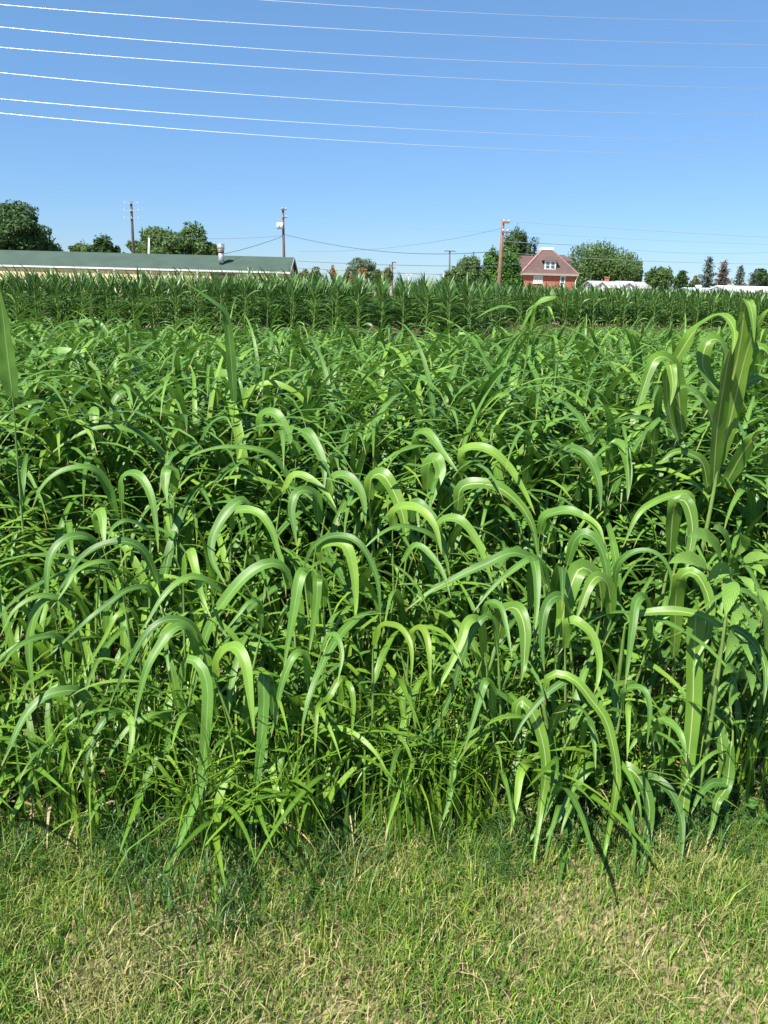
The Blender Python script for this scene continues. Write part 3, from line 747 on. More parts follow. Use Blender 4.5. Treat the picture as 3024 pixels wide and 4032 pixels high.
def weed_proto(H, seed):
    r_ = np.random.default_rng(seed)
    s_ = tube(cr([(0, 0, 0), (.01, .01, H * .5), (.0, -.01, H)], 7), np.linspace(.005, .0025, 7), 6)
    ls = []
    for q in range(15):
        z = H * (.2 + .8 * q / 14); a = q * 2.4 + r_.normal(0, .2); L = r_.uniform(.05, .085)
        st = np.array([.03 * math.cos(a), .03 * math.sin(a), z + .01])
        ls.append(ovate(st, st + np.array([math.cos(a) * L, math.sin(a) * L, r_.uniform(-.04, .01)]), L * .75, np.array([0, 0, 1.]), n=11))
        ls.append(ribbon(np.linspace((0, 0, z), st, 3), np.full(3, .002), np.tile([0, 0, 1.], (3, 1))))
    return np_mesh('stem', *s_), np_mesh('leaves', *cat_geo(ls))
wp = weed_proto(.42, 4); wp[0].materials.append(M['stem']); wp[1].materials.append(M['broad'])
spots = [((930, 3000), 2.17, .95, 'broadleaf weed with round green leaves among the stalks at left centre'),
         ((1060, 3060), 2.16, .72, 'short round-leaved weed below the long hanging blade at left centre'),
         ((1700, 3080), 2.15, .6, 'low round-leaved weed with holed leaves at foot of centre stalks'),
         ((1010, 2800), 2.35, 1.1, 'round-leaved weed deeper between the stalks at left centre'),
         ((2760, 3000), 2.22, .95, 'round-leaved weed in the shade beneath the serrated weed'),
         ((2190, 3060), 2.2, .7, 'small round-leaved weed between wide hanging blades at right'),
]
w0 = None
for (pxy, d, s, lab) in spots:
    q = P(*pxy, d)
    if w0 is None:
        rt = empty('round_leaf_weed'); a = bpy.data.objects.new('stem', wp[0]); b = bpy.data.objects.new('leaves', wp[1])
        for o in (a, b): col.objects.link(o); o.parent = rt
        w0 = (rt, a, b)
    else:
        rt = w0[0].copy(); col.objects.link(rt)
        for o in w0[1:]:
            c_ = o.copy(); c_.parent = rt; col.objects.link(c_)
    rt.location = (q[0], d, 0); rt.scale = (s if s > .5 else .6, s if s > .5 else .6, s); rt.rotation_euler = (0, 0, random.uniform(0, 6))
    tag(rt, lab, 'weed', 'round-leaved weeds at the foot of the stand')
# clover
cl = []
n = 420
for q in range(n):
    if q < 260: x_, y_ = random.gauss(.92, .16), random.gauss(2.22, .12)
    else: x_, y_ = random.gauss(.2, .9), random.gauss(2.08, .05)
    z = random.uniform(.02, .10); t0 = random.uniform(0, 6.28)
    for k in range(3):
        a = t0 + k * 2.094; rr_ = random.uniform(.009, .014)
        c0 = np.array([x_, y_, z]); c1 = c0 + np.array([math.cos(a), math.sin(a), .15]) * rr_ * 1.6
        s = np.linspace(0, 1, 5)
        cl.append(ribbon(c0 + (c1 - c0) * s[:, None], rr_ * 1.7 * np.array([.12, .7, 1, .9, .45]), np.tile([0, 0, 1.], (5, 1)), 2, .2))
geo('clover_patch', cat_geo(cl), M['clover'], label='low clover leaves between the stalks at lower right', cat='clover', kind='stuff')
# dead leaf litter under the stand
n = 700
x = rng.uniform(-2, 2, n); y = EDGE(x) + np.abs(rng.normal(0, .25, n)) + .03
geo('leaf_litter', blades(x, y, rng.uniform(.06, .22, n), rng.uniform(.004, .012, n), np.abs(rng.normal(1.3, .25, n)), rng.uniform(0, 6.28, n), k=4, zb=np.abs(rng.normal(.01, .05, n)), bend=-.5), M['straw'],
    label='dead brown leaves lying under the front stalks', cat='leaf litter', kind='stuff')
# thin tillers filling the foot of the stand
n = 800
x = rng.uniform(-1.9, 1.9, n); y = EDGE(x) + rng.uniform(-.03, .9, n)
geo('undergrowth', blades(x, y, rng.uniform(.15, .5, n), rng.uniform(.008, .018, n), np.abs(rng.normal(.35, .3, n)), rng.uniform(0, 6.28, n), k=6, bend=1.2), M['sorghum'],
    label='thin grass shoots crowding between the stalks', cat='undergrowth', kind='stuff')

n = 1400
cxs = rng.normal(-.15, .75, 130); cys = EDGE(cxs) + rng.uniform(-.03, .35, 130); k = rng.integers(0, 130, n)
x = cxs[k] + rng.normal(0, .035, n); y = np.maximum(cys[k] + rng.normal(0, .035, n), EDGE(x) - .05)
geo('lime_shoots', blades(x, y, rng.uniform(.14, .5, n), rng.uniform(.005, .013, n), np.abs(rng.normal(.5, .4, n)), rng.uniform(0, 6.28, n), k=6, bend=1.6), M['yellowleaf'],
    label='lime green slender shoots lit by the sun at the front foot of the stand', cat='undergrowth', kind='stuff')
# ------------------------------------------------------------------ corn
def corn_geo(seed, low=False):
    r_ = np.random.default_rng(seed); H = 1.75; ls = []
    zz = np.linspace(0, H, 6); s_ = tube(np.stack([.02 * np.sin(zz), 0 * zz, zz], 1), np.linspace(.016, .008, 6), 5)
    a0 = r_.normal(0, .3); nl = 14
    for q in range(nl):
        f = (q + .5) / nl; z = .08 + (H - .08) * f
        az = a0 + math.pi * (q % 2) + r_.normal(0, .25)
        if f > .62: th, D, L, W = R(r_.uniform(68, 84)), R(r_.uniform(0, 40)), r_.uniform(.5, .74), .092
        else: th, D, L, W = R(r_.uniform(56, 74)), R(r_.uniform(70, 130)), r_.uniform(.6, .88), .10
        ls.append(leaf(np.array([0, 0, z]), az, th, L, D, 1.35, W * r_.uniform(.8, 1.1), n=5 if low else 9, twist=r_.normal(0, .5), curl=r_.normal(0, .3), fold=.3, wave=0))
    return s_, cat_geo(ls)
cp = []
for q in range(8):
    s_, l_ = corn_geo(500 + q); a, b = np_mesh('stalk', *s_), np_mesh('leaves', *l_); a.materials.append(M['cornstem']); b.materials.append(M['corn']); cp.append((a, b))
cl_ = [corn_geo(600 + q, True) for q in range(8)]
plants = []
r = np.random.default_rng(21)
def row_end(x):
    if x < 2.6: return 26.0 + .25 * math.sin(x * 1.3)
    return 26 + min((x - 2.6) / 3.2, 1) * 13.5 if x < 5.8 else 39.5 + (x - 5.8) * .05
x_ = -18.5
rows = []
while x_ < 26: rows.append(x_); x_ += .76
for x_ in rows:
    e = row_end(x_)
    for k in range(34 if x_ > 2.6 else 26):
        y_ = e + k * .2 + r.normal(0, .03)
        if abs(x_) > y_ * .56 + 1.5: continue
        Hm = float(np.interp(x_, [-15, -8, -4, 2.6, 3, 6], [.93, .94, 1.0, .965, .97, .99])) * r.uniform(.92, 1.05)
        plants.append((x_ + r.normal(0, .03), y_, Hm, k, x_ > 2.6))
    if -6.5 < x_ < 9:
        for k in range(38):
            plants.append((x_ + r.normal(0, .05), e + 5.4 + k * .4 + r.normal(0, .05), float(r.uniform(.9, 1.0)), 100 + k, x_ > 2.6))
plants.sort(key=lambda p: (p[3], p[1]))
cf = {}
for q, (x_, y_, Hm, k, far) in enumerate(plants[:300]):
    k = int(r.integers(0, 8))
    if k not in cf:
        root = empty('corn_plant'); a = bpy.data.objects.new('stalk', cp[k][0]); b = bpy.data.objects.new('leaves', cp[k][1])
        for o in (a, b): col.objects.link(o); o.parent = root
        cf[k] = (root, a, b)
    else:
        root = cf[k][0].copy(); col.objects.link(root)
        for c0 in cf[k][1:]:
            c_ = c0.copy(); c_.parent = root; col.objects.link(c_)
    root.location = (x_, y_, 0); root.scale = (1, 1, Hm); root.rotation_euler = (r.normal(0, .03), r.normal(0, .03), r.normal(0, .25))
    if far: tag(root, 'corn plant in the farther rows before the brick house and white sheds', 'corn plant', 'corn plants at the near edge of the farther rows')
    else: tag(root, 'dark green corn plant with spiky top at the near end of the left rows', 'corn plant', 'corn plants at the row ends in the nearer block')
gl = []
for (x_, y_, Hm, k, far) in plants[300:]:
    s_, l_ = cl_[int(r.integers(0, 8))]; a = r.normal(0, .5)
    Rm = np.array([[math.cos(a), -math.sin(a), 0], [math.sin(a), math.cos(a), 0], [0, 0, Hm]])
    gl.append((l_[0] @ Rm.T + [x_, y_, 0], l_[1], l_[2]))
geo('corn_field', cat_geo(gl), M['corn'], label='mass of corn filling the rows behind the front corn plants', cat='corn field', kind='stuff')
# weedy strip before the farther corn
n = 60000
x = rng.uniform(-16, 24, n); y = np.where(x < 2.6, 27.5 - 15 * rng.random(n) ** 1.5, 40.5 - 27 * rng.random(n) ** 1.3)
geo('field_strip_grass', blades(x, y, np.where(x < 2.6, rng.uniform(.05, .26, n) * np.clip((y - 20) / 4, .3, 1), rng.uniform(.12, .38, n)), rng.uniform(.01, .03, n), np.abs(rng.normal(.5, .35, n)), rng.uniform(0, 6.28, n), k=3, zb=np.zeros(n)), M['fieldgrass'],
    label='low weedy yellow green strip between forage grass and corn', cat='weeds', kind='stuff')

# ------------------------------------------------------------------ trees
def tree_mat(name, c1, c2, c3, tf=.25):
    return leaf_mat(name, [(0, c1), (.5, c2), (1, c3)], tf=tf, rough=.55, kind='plain', spec=.3, trans=tuple(min(1, x * 2) for x in c3))
TM = {
 'dark': tree_mat('dark_tree_leaf', (.036, .085, .026), (.052, .11, .030), (.080, .15, .040)),
 'mid': tree_mat('mid_tree_leaf', (.065, .13, .035), (.095, .175, .048), (.14, .22, .065)),
 'bright': tree_mat('bright_tree_leaf', (.055, .145, .022), (.080, .19, .028), (.12, .24, .04)),
 'pale': tree_mat('haze_pale_tree_leaf', (.09, .15, .075), (.115, .18, .09), (.15, .21, .11)),  # distance haze is mixed into this paler, greyer leaf colour
 'olive': tree_mat('olive_bush_leaf', (.09, .13, .03), (.13, .16, .04), (.18, .18, .06)),
 'red': tree_mat('reddish_bush_leaf', (.30, .12, .06), (.36, .17, .08), (.26, .22, .07)),
 'needle': tree_mat('blue_green_needles', (.05, .085, .06), (.07, .11, .08), (.10, .14, .10), .1),
 'brown': tree_mat('brown_needles', (.10, .075, .055), (.14, .10, .075), (.18, .14, .10), .1),
}
def leaf_cards(c, nrm, size, r_):
    n = len(c)
    nn = norm(nrm + r_.normal(0, .7, (n, 3)))
    a = norm(np.cross(nn, r_.normal(0, 1, (n, 3)))); b = np.cross(nn, a)
    s = size * r_.uniform(.5, 1.2, (n, 1))
    V = np.stack([c - a * s * .5, c - b * s * .28 + nn * s * .06, c + a * s * .5, c + b * s * .28 + nn * s * .06], 1).reshape(-1, 3)
    F = np.arange(4 * n).reshape(-1, 4)
    U = np.tile([[0, 0], [1, 0], [1, 1], [0, 1.]], (n, 1))
    return V, F, U

def tree(name, box_, d, mat, label, cat='tree', lobes=16, n=7000, size=.34, seed=0, group=None, shape='round', trunk=True, spiky=0.):
    """box_: left,top,right,bottom photo extents of the crown at distance d"""
    r_ = np.random.default_rng(seed); n = int(n * 1.5); size *= 1.25
    l, t, rr_, b = box_
    A = P(l, t, d); B = P(rr_, t, d); C = P((l + rr_) / 2, b, d); Tp = P((l + rr_) / 2, t, d)
    cx = (A[0] + B[0]) / 2; rx = (B[0] - A[0]) / 2; z1 = Tp[2]; z0 = max(C[2], .3)
    rz = (z1 - z0) / 2; cz = (z1 + z0) / 2; ry = rx * .9
    root = empty(name, (cx, d, 0), label=label, cat=cat, group=group)
    pts, nr = [], []
    for q in range(lobes):
        v = norm(r_.normal(0, 1, 3)); v[1] *= 1; f = r_.uniform(.35, .78)
        c0 = v * f; lr = r_.uniform(.26, .42)
        m = n // lobes
        dr = norm(r_.normal(0, 1, (m, 3))); rad = lr * r_.uniform(.55, 1.08, (m, 1)) ** .6
        p = c0 + dr * rad
        pts.append(p); nr.append(dr)
    p = np.concatenate(pts); nr = np.concatenate(nr)
    ln = np.linalg.norm(p, axis=1); over = ln > 1.02; p[over] *= (1.0 / ln[over] * r_.uniform(.92, 1.04, over.sum()))[:, None]
    lo, hi = np.percentile(p, 1, axis=0), np.percentile(p, 99, axis=0); p = (p - (lo + hi) / 2) / ((hi - lo) / 2) * .99
    zc_ = np.clip(p[:, 2], -.97, .97); want = np.sqrt(np.clip(1 - np.clip((zc_ + .25) / 1.25, 0, 1) ** (2.6 if shape == 'dome' else 2.2), .02, 1))
    p[:, :2] *= (np.clip(want / np.sqrt(1 - zc_ ** 2), .8, 1.7))[:, None]
    hr = np.hypot(p[:, 0], p[:, 1]); ovr = hr > 1.03; p[ovr, :2] *= (r_.uniform(.93, 1.03, ovr.sum()) / hr[ovr])[:, None]
    az_ = np.arctan2(p[:, 1], p[:, 0]); el_ = p[:, 2]; q1, q2, q3 = r_.uniform(0, 6.28, 3)
    p = p * (.97 + .02 * np.sin(9 * az_ + 8 * el_ + q1))[:, None] if shape == 'dome' else p * (.95 + .075 * np.sin(5 * az_ + 4 * el_ + q1) + .06 * np.sin(9 * az_ - 7 * el_ + q2) + .05 * np.sin(11 * el_ + 3 * az_ + q3))[:, None]
    W3 = p * np.array([rx, ry, rz]) + np.array([0, 0, cz])
    keepz = W3[:, 2] > .1; W3, nr = W3[keepz], nr[keepz]
    g = leaf_cards(W3, nr + np.array([0, 0, .4]), size, r_)
    if spiky:
        m = int(n * .12); idx = r_.integers(0, len(W3), m); base_ = W3[idx]; out = base_ - np.array([0, 0, cz]); far_ = np.linalg.norm(out / np.array([rx, ry, rz]), axis=1) > .8
        base_ = base_[far_]; up_ = base_ + np.array([0, 0, 1]) * spiky * r_.uniform(.3, 1, (len(base_), 1))
        k_ = 5
        cc = (base_[:, None] + (up_ - base_)[:, None] * np.linspace(0, 1, k_)[None, :, None] + r_.normal(0, .05, (len(base_), k_, 3))).reshape(-1, 3)
        g = cat_geo([g, leaf_cards(cc, np.zeros_like(cc), size * .8, r_)])
    geo('crown', g, mat, root, smooth=False)
    if trunk:
        parts = [tube(cr([(0, 0, -.1), (.1, 0, cz * .5), (0, .1, cz)], 8), np.linspace(max(.12, rx * .07), rx * .03, 8), 8)]
        for q in range(6):
            a = q * 1.05 + r_.uniform(0, .5); e = np.array([math.cos(a) * rx * .6, math.sin(a) * ry * .6, cz + rz * r_.uniform(-.1, .6)])
            s0 = np.array([.05, 0, cz * r_.uniform(.45, .8)])
            parts.append(tube(cr([s0, (s0 + e) / 2 + np.array([0, 0, rz * .1]), e], 6), np.linspace(rx * .03, .03, 6), 6))
        geo('trunk', cat_geo(parts), M['bark'], root)
    return root

tree('broadleaf_tree', (-260, 790, 190, 1080), 112, TM['dark'], 'largest dark tree behind the green roof at left frame edge', lobes=30, n=26000, size=.46, seed=1)
tree('broadleaf_tree', (90, 925, 245, 1080), 118, TM['mid'], 'lower tree tapering down right of the large dark tree', lobes=12, n=5000, size=.36, seed=2)
tree('broadleaf_tree', (270, 960, 395, 1085), 125, TM['mid'], 'low pale green tree behind the roof left of the round dark tree', lobes=10, n=4500, size=.34, seed=3)
tree('shrub', (285, 982, 345, 1080), 114, TM['olive'], 'small yellow green bush just above the green roof', 'shrub', lobes=7, n=1800, size=.28, seed=33)
tree('broadleaf_tree', (362, 933, 470, 1080), 120, TM['dark'], 'round dark tree behind the roof left of the tall wooden pole', lobes=10, n=5000, size=.34, seed=4)
tree('broadleaf_tree', (448, 975, 500, 1080), 121, TM['dark'], 'smallest dark tree directly left of the pole behind the roof', lobes=7, n=2000, size=.32, seed=5)
tree('broadleaf_tree', (505, 905, 760, 1080), 112, TM['mid'], 'wide bushy tree behind the roof between white pipe and vent', lobes=18, n=9500, size=.36, seed=6, spiky=.5)
tree('broadleaf_tree', (690, 895, 865, 1080), 114, TM['mid'], 'taller bushy tree behind the roof just left of the metal vent', lobes=14, n=7500, size=.36, seed=7, spiky=.5)
tree('broadleaf_tree', (1336, 1022, 1496, 1150), 190, TM['pale'], 'hazy pale round tree far beyond the corn at centre', lobes=14, n=7000, size=.5, seed=8)
tree('shrub', (1175, 1058, 1270, 1180), 70, TM['olive'], 'green bush with reddish edge beside the end of the green roof', 'shrub', lobes=9, n=2500, size=.2, seed=9)
tree('shrub', (1292, 1050, 1354, 1180), 72, TM['red'], 'narrow reddish bush above the corn at centre', 'shrub', lobes=7, n=1800, size=.16, seed=10)
tree('shrub', (1368, 1056, 1456, 1180), 71, TM['red'], 'wider reddish bush above the corn before the pale tree', 'shrub', lobes=8, n=2200, size=.16, seed=11)
tree('shrub', (1342, 1068, 1390, 1180), 74, TM['olive'], 'olive bush standing between the two reddish bushes', 'shrub', lobes=7, n=1500, size=.17, seed=12)
tree('shrub', (1472, 1056, 1548, 1180), 78, TM['olive'], 'olive bush beside the small crossarm pole right of the pale tree', 'shrub', lobes=8, n=2200, size=.2, seed=13)
for q, (l, t, r2, lab) in enumerate([(1545, 1108, 1640, 'low distant tree line clump under the small white pole'), (1620, 1112, 1720, 'low distant tree clump left of the striped post'), (1700, 1115, 1770, 'low distant tree clump at the foot of the striped post')]):
    tree('broadleaf_tree', (l, t, r2, 1165), 230, TM['mid'], lab, lobes=7, n=1600, size=.6, seed=40 + q)
tree('broadleaf_tree', (1755, 1022, 1925, 1185), 86, TM['mid'], 'round olive green bushy tree left of the red brown pole', lobes=16, n=8500, size=.24, seed=14, spiky=.55)
tree('broadleaf_tree', (1905, 985, 2062, 1185), 96, TM['bright'], 'bright green tree directly behind the red brown pole beside the house', lobes=18, n=9000, size=.3, seed=15)
tree('broadleaf_tree', (1980, 912, 2118, 1130), 150, TM['dark'], 'tall dark tree rising behind the left side of the brick house', lobes=15, n=8500, size=.4, seed=16)
tree('broadleaf_tree', (2236, 975, 2535, 1190), 160, TM['mid'], 'very wide dense dome tree right of the brick house', lobes=34, n=20000, size=.42, seed=17, shape='dome', spiky=.9)
tree('broadleaf_tree', (2540, 1058, 2655, 1190), 170, TM['mid'], 'smaller soft green tree right of the wide dome tree', lobes=11, n=5000, size=.42, seed=18, spiky=.5)
tree('shrub', (2710, 1090, 2770, 1190), 150, TM['olive'], 'low dull green bush between conifer and grey pine', 'shrub', lobes=7, n=2000, size=.3, seed=19)
tree('broadleaf_tree', (2978, 1062, 3080, 1190), 150, TM['dark'], 'dark green tree at the right frame edge beyond the white sheds', lobes=10, n=5000, size=.36, seed=20)

def conifer(l, t, r2, b, d, mat, label, seed, dens=1., name='conifer', droop=.25, card=.3):
    r_ = np.random.default_rng(seed)
    A = P(l, t, d); B = P(r2, t, d); T = P((l + r2) / 2, t, d); cx = (A[0] + B[0]) / 2; rx = (B[0] - A[0]) / 2; H = T[2]
    root = empty(name, (cx, d, 0), label=label, cat='tree', group='conifers beyond the white sheds')
    parts = [tube([(0, 0, -.1), (.05, 0, H * .5), (0, 0, H)], [.22, .14, .03], 7)]
    cards, nr = [], []
    nb = int(72 * dens); card *= 1.25; rx *= 1.15
    for q in range(nb):
        f = .18 + .8 * (q / nb); a = q * 2.4 + r_.uniform(-.3, .3); L = rx * (1.08 - f) ** .75 * r_.uniform(.65, 1.2) * 1.25
        s = np.array([0, 0, H * f]); e = s + np.array([math.cos(a) * L, math.sin(a) * L, L * r_.uniform(-.1, .3)])
        m = (s + e) / 2 + np.array([0, 0, -droop * L * .3])
        pts = cr([s, m, e], 7); parts.append(tube(pts, np.linspace(.05, .012, 7), 4))
        k = int(34 * L / rx) + 6
        tt = r_.uniform(.2, 1.05, k); cpos = np.stack([np.interp(tt, np.linspace(0, 1, 7), pts[:, j]) for j in range(3)], 1) + r_.normal(0, .16, (k, 3)) - np.array([0, 0, .12])
        cards.append(cpos); nr.append(np.tile([0, 0, .6], (k, 1)))
    c = np.concatenate(cards)
    geo('crown', leaf_cards(c, np.concatenate(nr), card, r_), mat, root, smooth=False)
    geo('trunk', cat_geo(parts), M['bark'], root)
conifer(2655, 1063, 2722, 1190, 150, TM['dark'], 'dark pointed conifer left of the sparse grey pines', 1, 1.6, card=.5)
conifer(2762, 1008, 2832, 1190, 140, TM['needle'], 'tallest sparse grey green pine right of the dark conifer', 2, 1.2, 'pine_tree')
conifer(2822, 1024, 2888, 1190, 142, TM['brown'], 'sparse brownish pine between two grey green pines', 3, 1.3, 'pine_tree')
conifer(2888, 1044, 2952, 1190, 144, TM['needle'], 'shorter see-through grey green pine right of the brown pine', 4, .9, 'pine_tree')
conifer(2940, 1070, 3000, 1190, 146, TM['needle'], 'lowest sparse pine beside the dark tree at right edge', 5, .8, 'pine_tree')

# ------------------------------------------------------------------ long building
d = 90.
xl = -62.; xr = P(1143, 1076, d)[0]
ze = P(1143, 1076, d)[2]; dm = 3.9; dr_ = d + dm; zr = P(1155, 1018, dr_)[2]
ov = .14
root = empty('long_building', ((xl + xr) / 2, d + dm, 0), label='long low pale yellow building with green shingle roof behind the corn', cat='building')
ox = (xl + xr) / 2; oy = d + dm
def L_(s): return ([(v[0] - ox, v[1] - oy, v[2]) for v in s[0]], s[1])
xw = xr - .35
zw = ze - .12
wallV = [(xl, d + ov, 0), (xw, d + ov, 0), (xw, d + 2 * dm - ov, 0), (xl, d + 2 * dm - ov, 0), (xl, d + ov, zw), (xw, d + ov, zw), (xw, d + 2 * dm - ov, zw), (xl, d + 2 * dm - ov, zw), (xl, oy, zr - .15), (xw, oy, zr - .15)]
wallF = [(0, 1, 5, 4), (2, 3, 7, 6), (1, 2, 6, 9, 5), (3, 0, 4, 8, 7)]
poly('wall', [L_((wallV, wallF))], M['yellow'], root)
xr2 = xr + .0
t_ = .14
rf = [([(xl, d, ze), (xr2, d, ze), (xr2, oy, zr), (xl, oy, zr), (xl, d, ze + t_), (xr2, d, ze + t_), (xr2, oy, zr + t_), (xl, oy, zr + t_)], box(0,1,0,1,0,1)[1]),
      ([(xl, oy, zr), (xr2, oy, zr), (xr2, d + 2 * dm, ze), (xl, d + 2 * dm, ze), (xl, oy, zr + t_), (xr2, oy, zr + t_), (xr2, d + 2 * dm, ze + t_), (xl, d + 2 * dm, ze + t_)], [(0,3,2,1),(4,5,6,7),(0,1,5,4),(1,2,6,5),(2,3,7,6),(3,0,4,7)])]
ro = poly('roof', [L_(s) for s in rf], M['greenroof'], root)
poly('gutter', [L_(box(xl, xr + .02, d - .13, d - .003, ze - .05, ze + .13))], M['white'], ro)
for px_ in (386, 451, 777):
    q = P(px_, 1080, d)
    poly('downspout', [L_(box(q[0] - .07, q[0] + .07, d + ov - .14, d + ov - .003, 0, ze - .05)), L_(box(q[0] - .07, q[0] + .07, d - .1, d + ov - .1, ze - .3, ze - .06))], M['white'], root, bevel=.02)
# flat brown panel laid over part of the front wall
q1, q2 = P(830, 1085, d)[0], P(930, 1085, d)[0]
M['brownwall'] = plain('brown_wall_panel', (.16, .10, .06), .7)
poly('brown_panel', [L_(box(q1, q2, d + ov - .06, d + ov - .003, 0, zw - .08))], M['brownwall'], root)
# rake boards
rb = [([(xr2 + .003, d, ze - .1), (xr2 + .05, d, ze - .1), (xr2 + .05, oy, zr - .1), (xr2 + .003, oy, zr - .1), (xr2 + .003, d, ze + .16), (xr2 + .05, d, ze + .16), (xr2 + .05, oy, zr + .16), (xr2 + .003, oy, zr + .16)], box(0,1,0,1,0,1)[1]),
      ([(xr2 + .003, oy + .002, zr - .1), (xr2 + .05, oy + .002, zr - .1), (xr2 + .05, d + 2 * dm, ze - .1), (xr2 + .003, d + 2 * dm, ze - .1), (xr2 + .003, oy + .002, zr + .16), (xr2 + .05, oy + .002, zr + .16), (xr2 + .05, d + 2 * dm, ze + .16), (xr2 + .003, d + 2 * dm, ze + .16)], box(0,1,0,1,0,1)[1])]
poly('rake_board', [L_(s) for s in rb], M['greyroof'], root)
# roof vent: stack with rusty band and cap (part of the roof)
dv = d + 1.6
vb = P(871, 1022, dv); vt = P(871, 960, dv); hv = vt[2] - vb[2]; rv = 13.5 / FPX * dv
def cyl(z0, z1, r0, r1, x=0, y=0, k=18):
    g_ = tube([(x, y, z0), (x, y, z0 + .001), (x, y, z1 - .001), (x, y, z1)], [.001, r0, r1, .001], k); return g_
ve = np.array([vb[0] - ox, dv - oy, vb[2]])
vo = geo('roof_vent', (lambda g: (g[0] + ve, g[1], g[2]))(cat_geo([cyl(-.4, hv * .45, rv * .75, rv * .75), cyl(hv * .56, hv * .62, rv * .8, rv), cyl(hv * .62, hv * .97, rv, rv), cyl(hv * .97, hv, rv * 1.04, rv * .9)])), M['galv'], root)
geo('vent_band', (lambda g: (g[0] + ve, g[1], g[2]))(cyl(hv * .42, hv * .57, rv * .86, rv * .86)), M['rust'], vo)

# ------------------------------------------------------------------ brick house
d = 130.
px = lambda x_, y_, dd=d: P(x_, y_, dd)
x0, x1 = px(2060, 1083)[0], px(2266, 1083)[0]; zeave = px(2165, 1080)[2]
hx, hy = (x0 + x1) / 2, d
W_ = x1 - x0; Dp = W_ * 1.0
root = empty('brick_house', (hx, d, 0), label='two-storey red brick house with hipped red brown roof and dormer', cat='house')
def S(s): return ([(v[0] - hx, v[1] - d, v[2]) for v in s[0]], s[1])
poly('wall', [S(box(x0, x1, d, d + Dp, 0, zeave - .02))], M['brick'], root)
o_ = .45; zd0 = px(2150, 986, d + Dp / 2)[2]
tx0, tx1 = px(2130, 985, d + Dp / 2)[0], px(2173, 985, d + Dp / 2)[0]
ty0, ty1 = d + Dp * .40, d + Dp * .6
rV = [(x0 - o_, d - o_, zeave + .12), (x1 + o_, d - o_, zeave + .12), (x1 + o_, d + Dp + o_, zeave + .12), (x0 - o_, d + Dp + o_, zeave + .12), (tx0, ty0, zd0), (tx1, ty0, zd0), (tx1, ty1, zd0), (tx0, ty1, zd0)]
ro = poly('roof', [S((rV, box(0,1,0,1,0,1)[1]))], M['redroof'], root)
poly('roof_cap', [S(box(tx0 - .12, tx1 + .12, ty0 - .1, ty1 + .1, zd0 + .003, zd0 + .42))], M['white'], ro, bevel=.03)
M['fascia'] = plain('weathered_fascia', (.36, .33, .25), .7)
poly('fascia', [S(box(x0 - o_ - .03, x1 + o_ + .03, d - o_ - .03, d + Dp + o_ + .03, zeave - .2, zeave + .117))], M['fascia'], root)
# ridge caps, lighter left hip
def bar(a, b, w_, h_):
    a, b = np.array(a, float), np.array(b, float); T = norm(b - a); sd_ = norm(np.cross(T, [0, 0, 1.])) * w_; up = np.cross(sd_, T); up = norm(up) * h_
    V = [a - sd_ - up, a + sd_ - up, b + sd_ - up, b - sd_ - up, a - sd_ + up, a + sd_ + up, b + sd_ + up, b - sd_ + up]
    return V, box(0,1,0,1,0,1)[1]
M['ridge'] = plain('pale_red_ridge_tiles', (.36, .19, .16), .8)
poly('hip_cap', [S(bar(rV[0], rV[4], .16, .06)), S(bar(rV[1], rV[5], .12, .05))], M['ridge'], ro)
# rear wing, ridge across
zw_ = px(2080, 1007, d + Dp * .8)[2]; wx0, wx1 = px(2040, 1007, d + Dp * .8)[0], hx
yb = d + Dp * .8
wz = zeave + .1
wV = [(wx0, yb - 3.2, wz), (wx1, yb - 3.2, wz), (wx1, yb + 3.2, wz), (wx0, yb + 3.2, wz), (wx0 + .2, yb, zw_), (wx1, yb, zw_)]
wF = [(0, 1, 5, 4), (2, 3, 4, 5), (3, 0, 4), (1, 2, 5), (0, 3, 2, 1)]
poly('wing_roof', [S((wV, wF))], M['redroof'], root)
poly('wing_wall', [S(box(wx0 + .3, x0 - .003, yb - 2.8, yb + 2.8, 0, wz - .003))], M['brick'], root)
# dormers
def dormer(cx, yf, zb, zt, w2, depth, wins=True, axis='y', sgn=1):
    g_ = []
    return g_
dyf = d + .28
a, b = px(2143, 1063, dyf), px(2190, 1026, dyf); dx0, dx1, dz0, dz1 = a[0], b[0], a[2], b[2]
dm_ = poly('dormer', [S(box(dx0, dx1, dyf, dyf + 3.2, dz0 - .5, dz1))], M['redroof'], ro)
q = px(2165, 1000, dyf + 1.6); dcx = (dx0 + dx1) / 2
drV = [(dx0 - .35, dyf - .35, dz1 - .02), (dx1 + .35, dyf - .35, dz1 - .02), (dx1 + .35, dyf + 3.6, dz1 - .02), (dx0 - .35, dyf + 3.6, dz1 - .02), (dcx, dyf + 1.3, dz1 + 1.0), (dcx, dyf + 3.5, dz1 + 1.0)]
poly('dormer_roof', [S((drV, [(0, 1, 4), (1, 2, 5, 4), (2, 3, 5), (3, 0, 4, 5), (0, 3, 2, 1)]))], M['redroof'], ro)
poly('dormer_trim', [S(box(dx0 - .03, dx1 + .03, dyf - .06, dyf - .004, dz0, dz1 - .03))], M['white'], ro)
for s in (0, 1):
    wx = dx0 + .22 + s * ((dx1 - dx0) / 2 - .08)
    ww = (dx1 - dx0) / 2 - .36
    wi = poly('window', [S(box(wx - .03, wx + ww + .03, dyf - .09, dyf - .063, dz0 + .25, dz1 - .22))], M['white'], root)
    poly('pane', [S(box(wx, wx + ww, dyf - .10, dyf - .092, dz0 + .3, (dz0 + dz1) / 2 - .03)), S(box(wx, wx + ww, dyf - .10, dyf - .092, (dz0 + dz1) / 2 + .04, dz1 - .27))], M['glass'], wi)
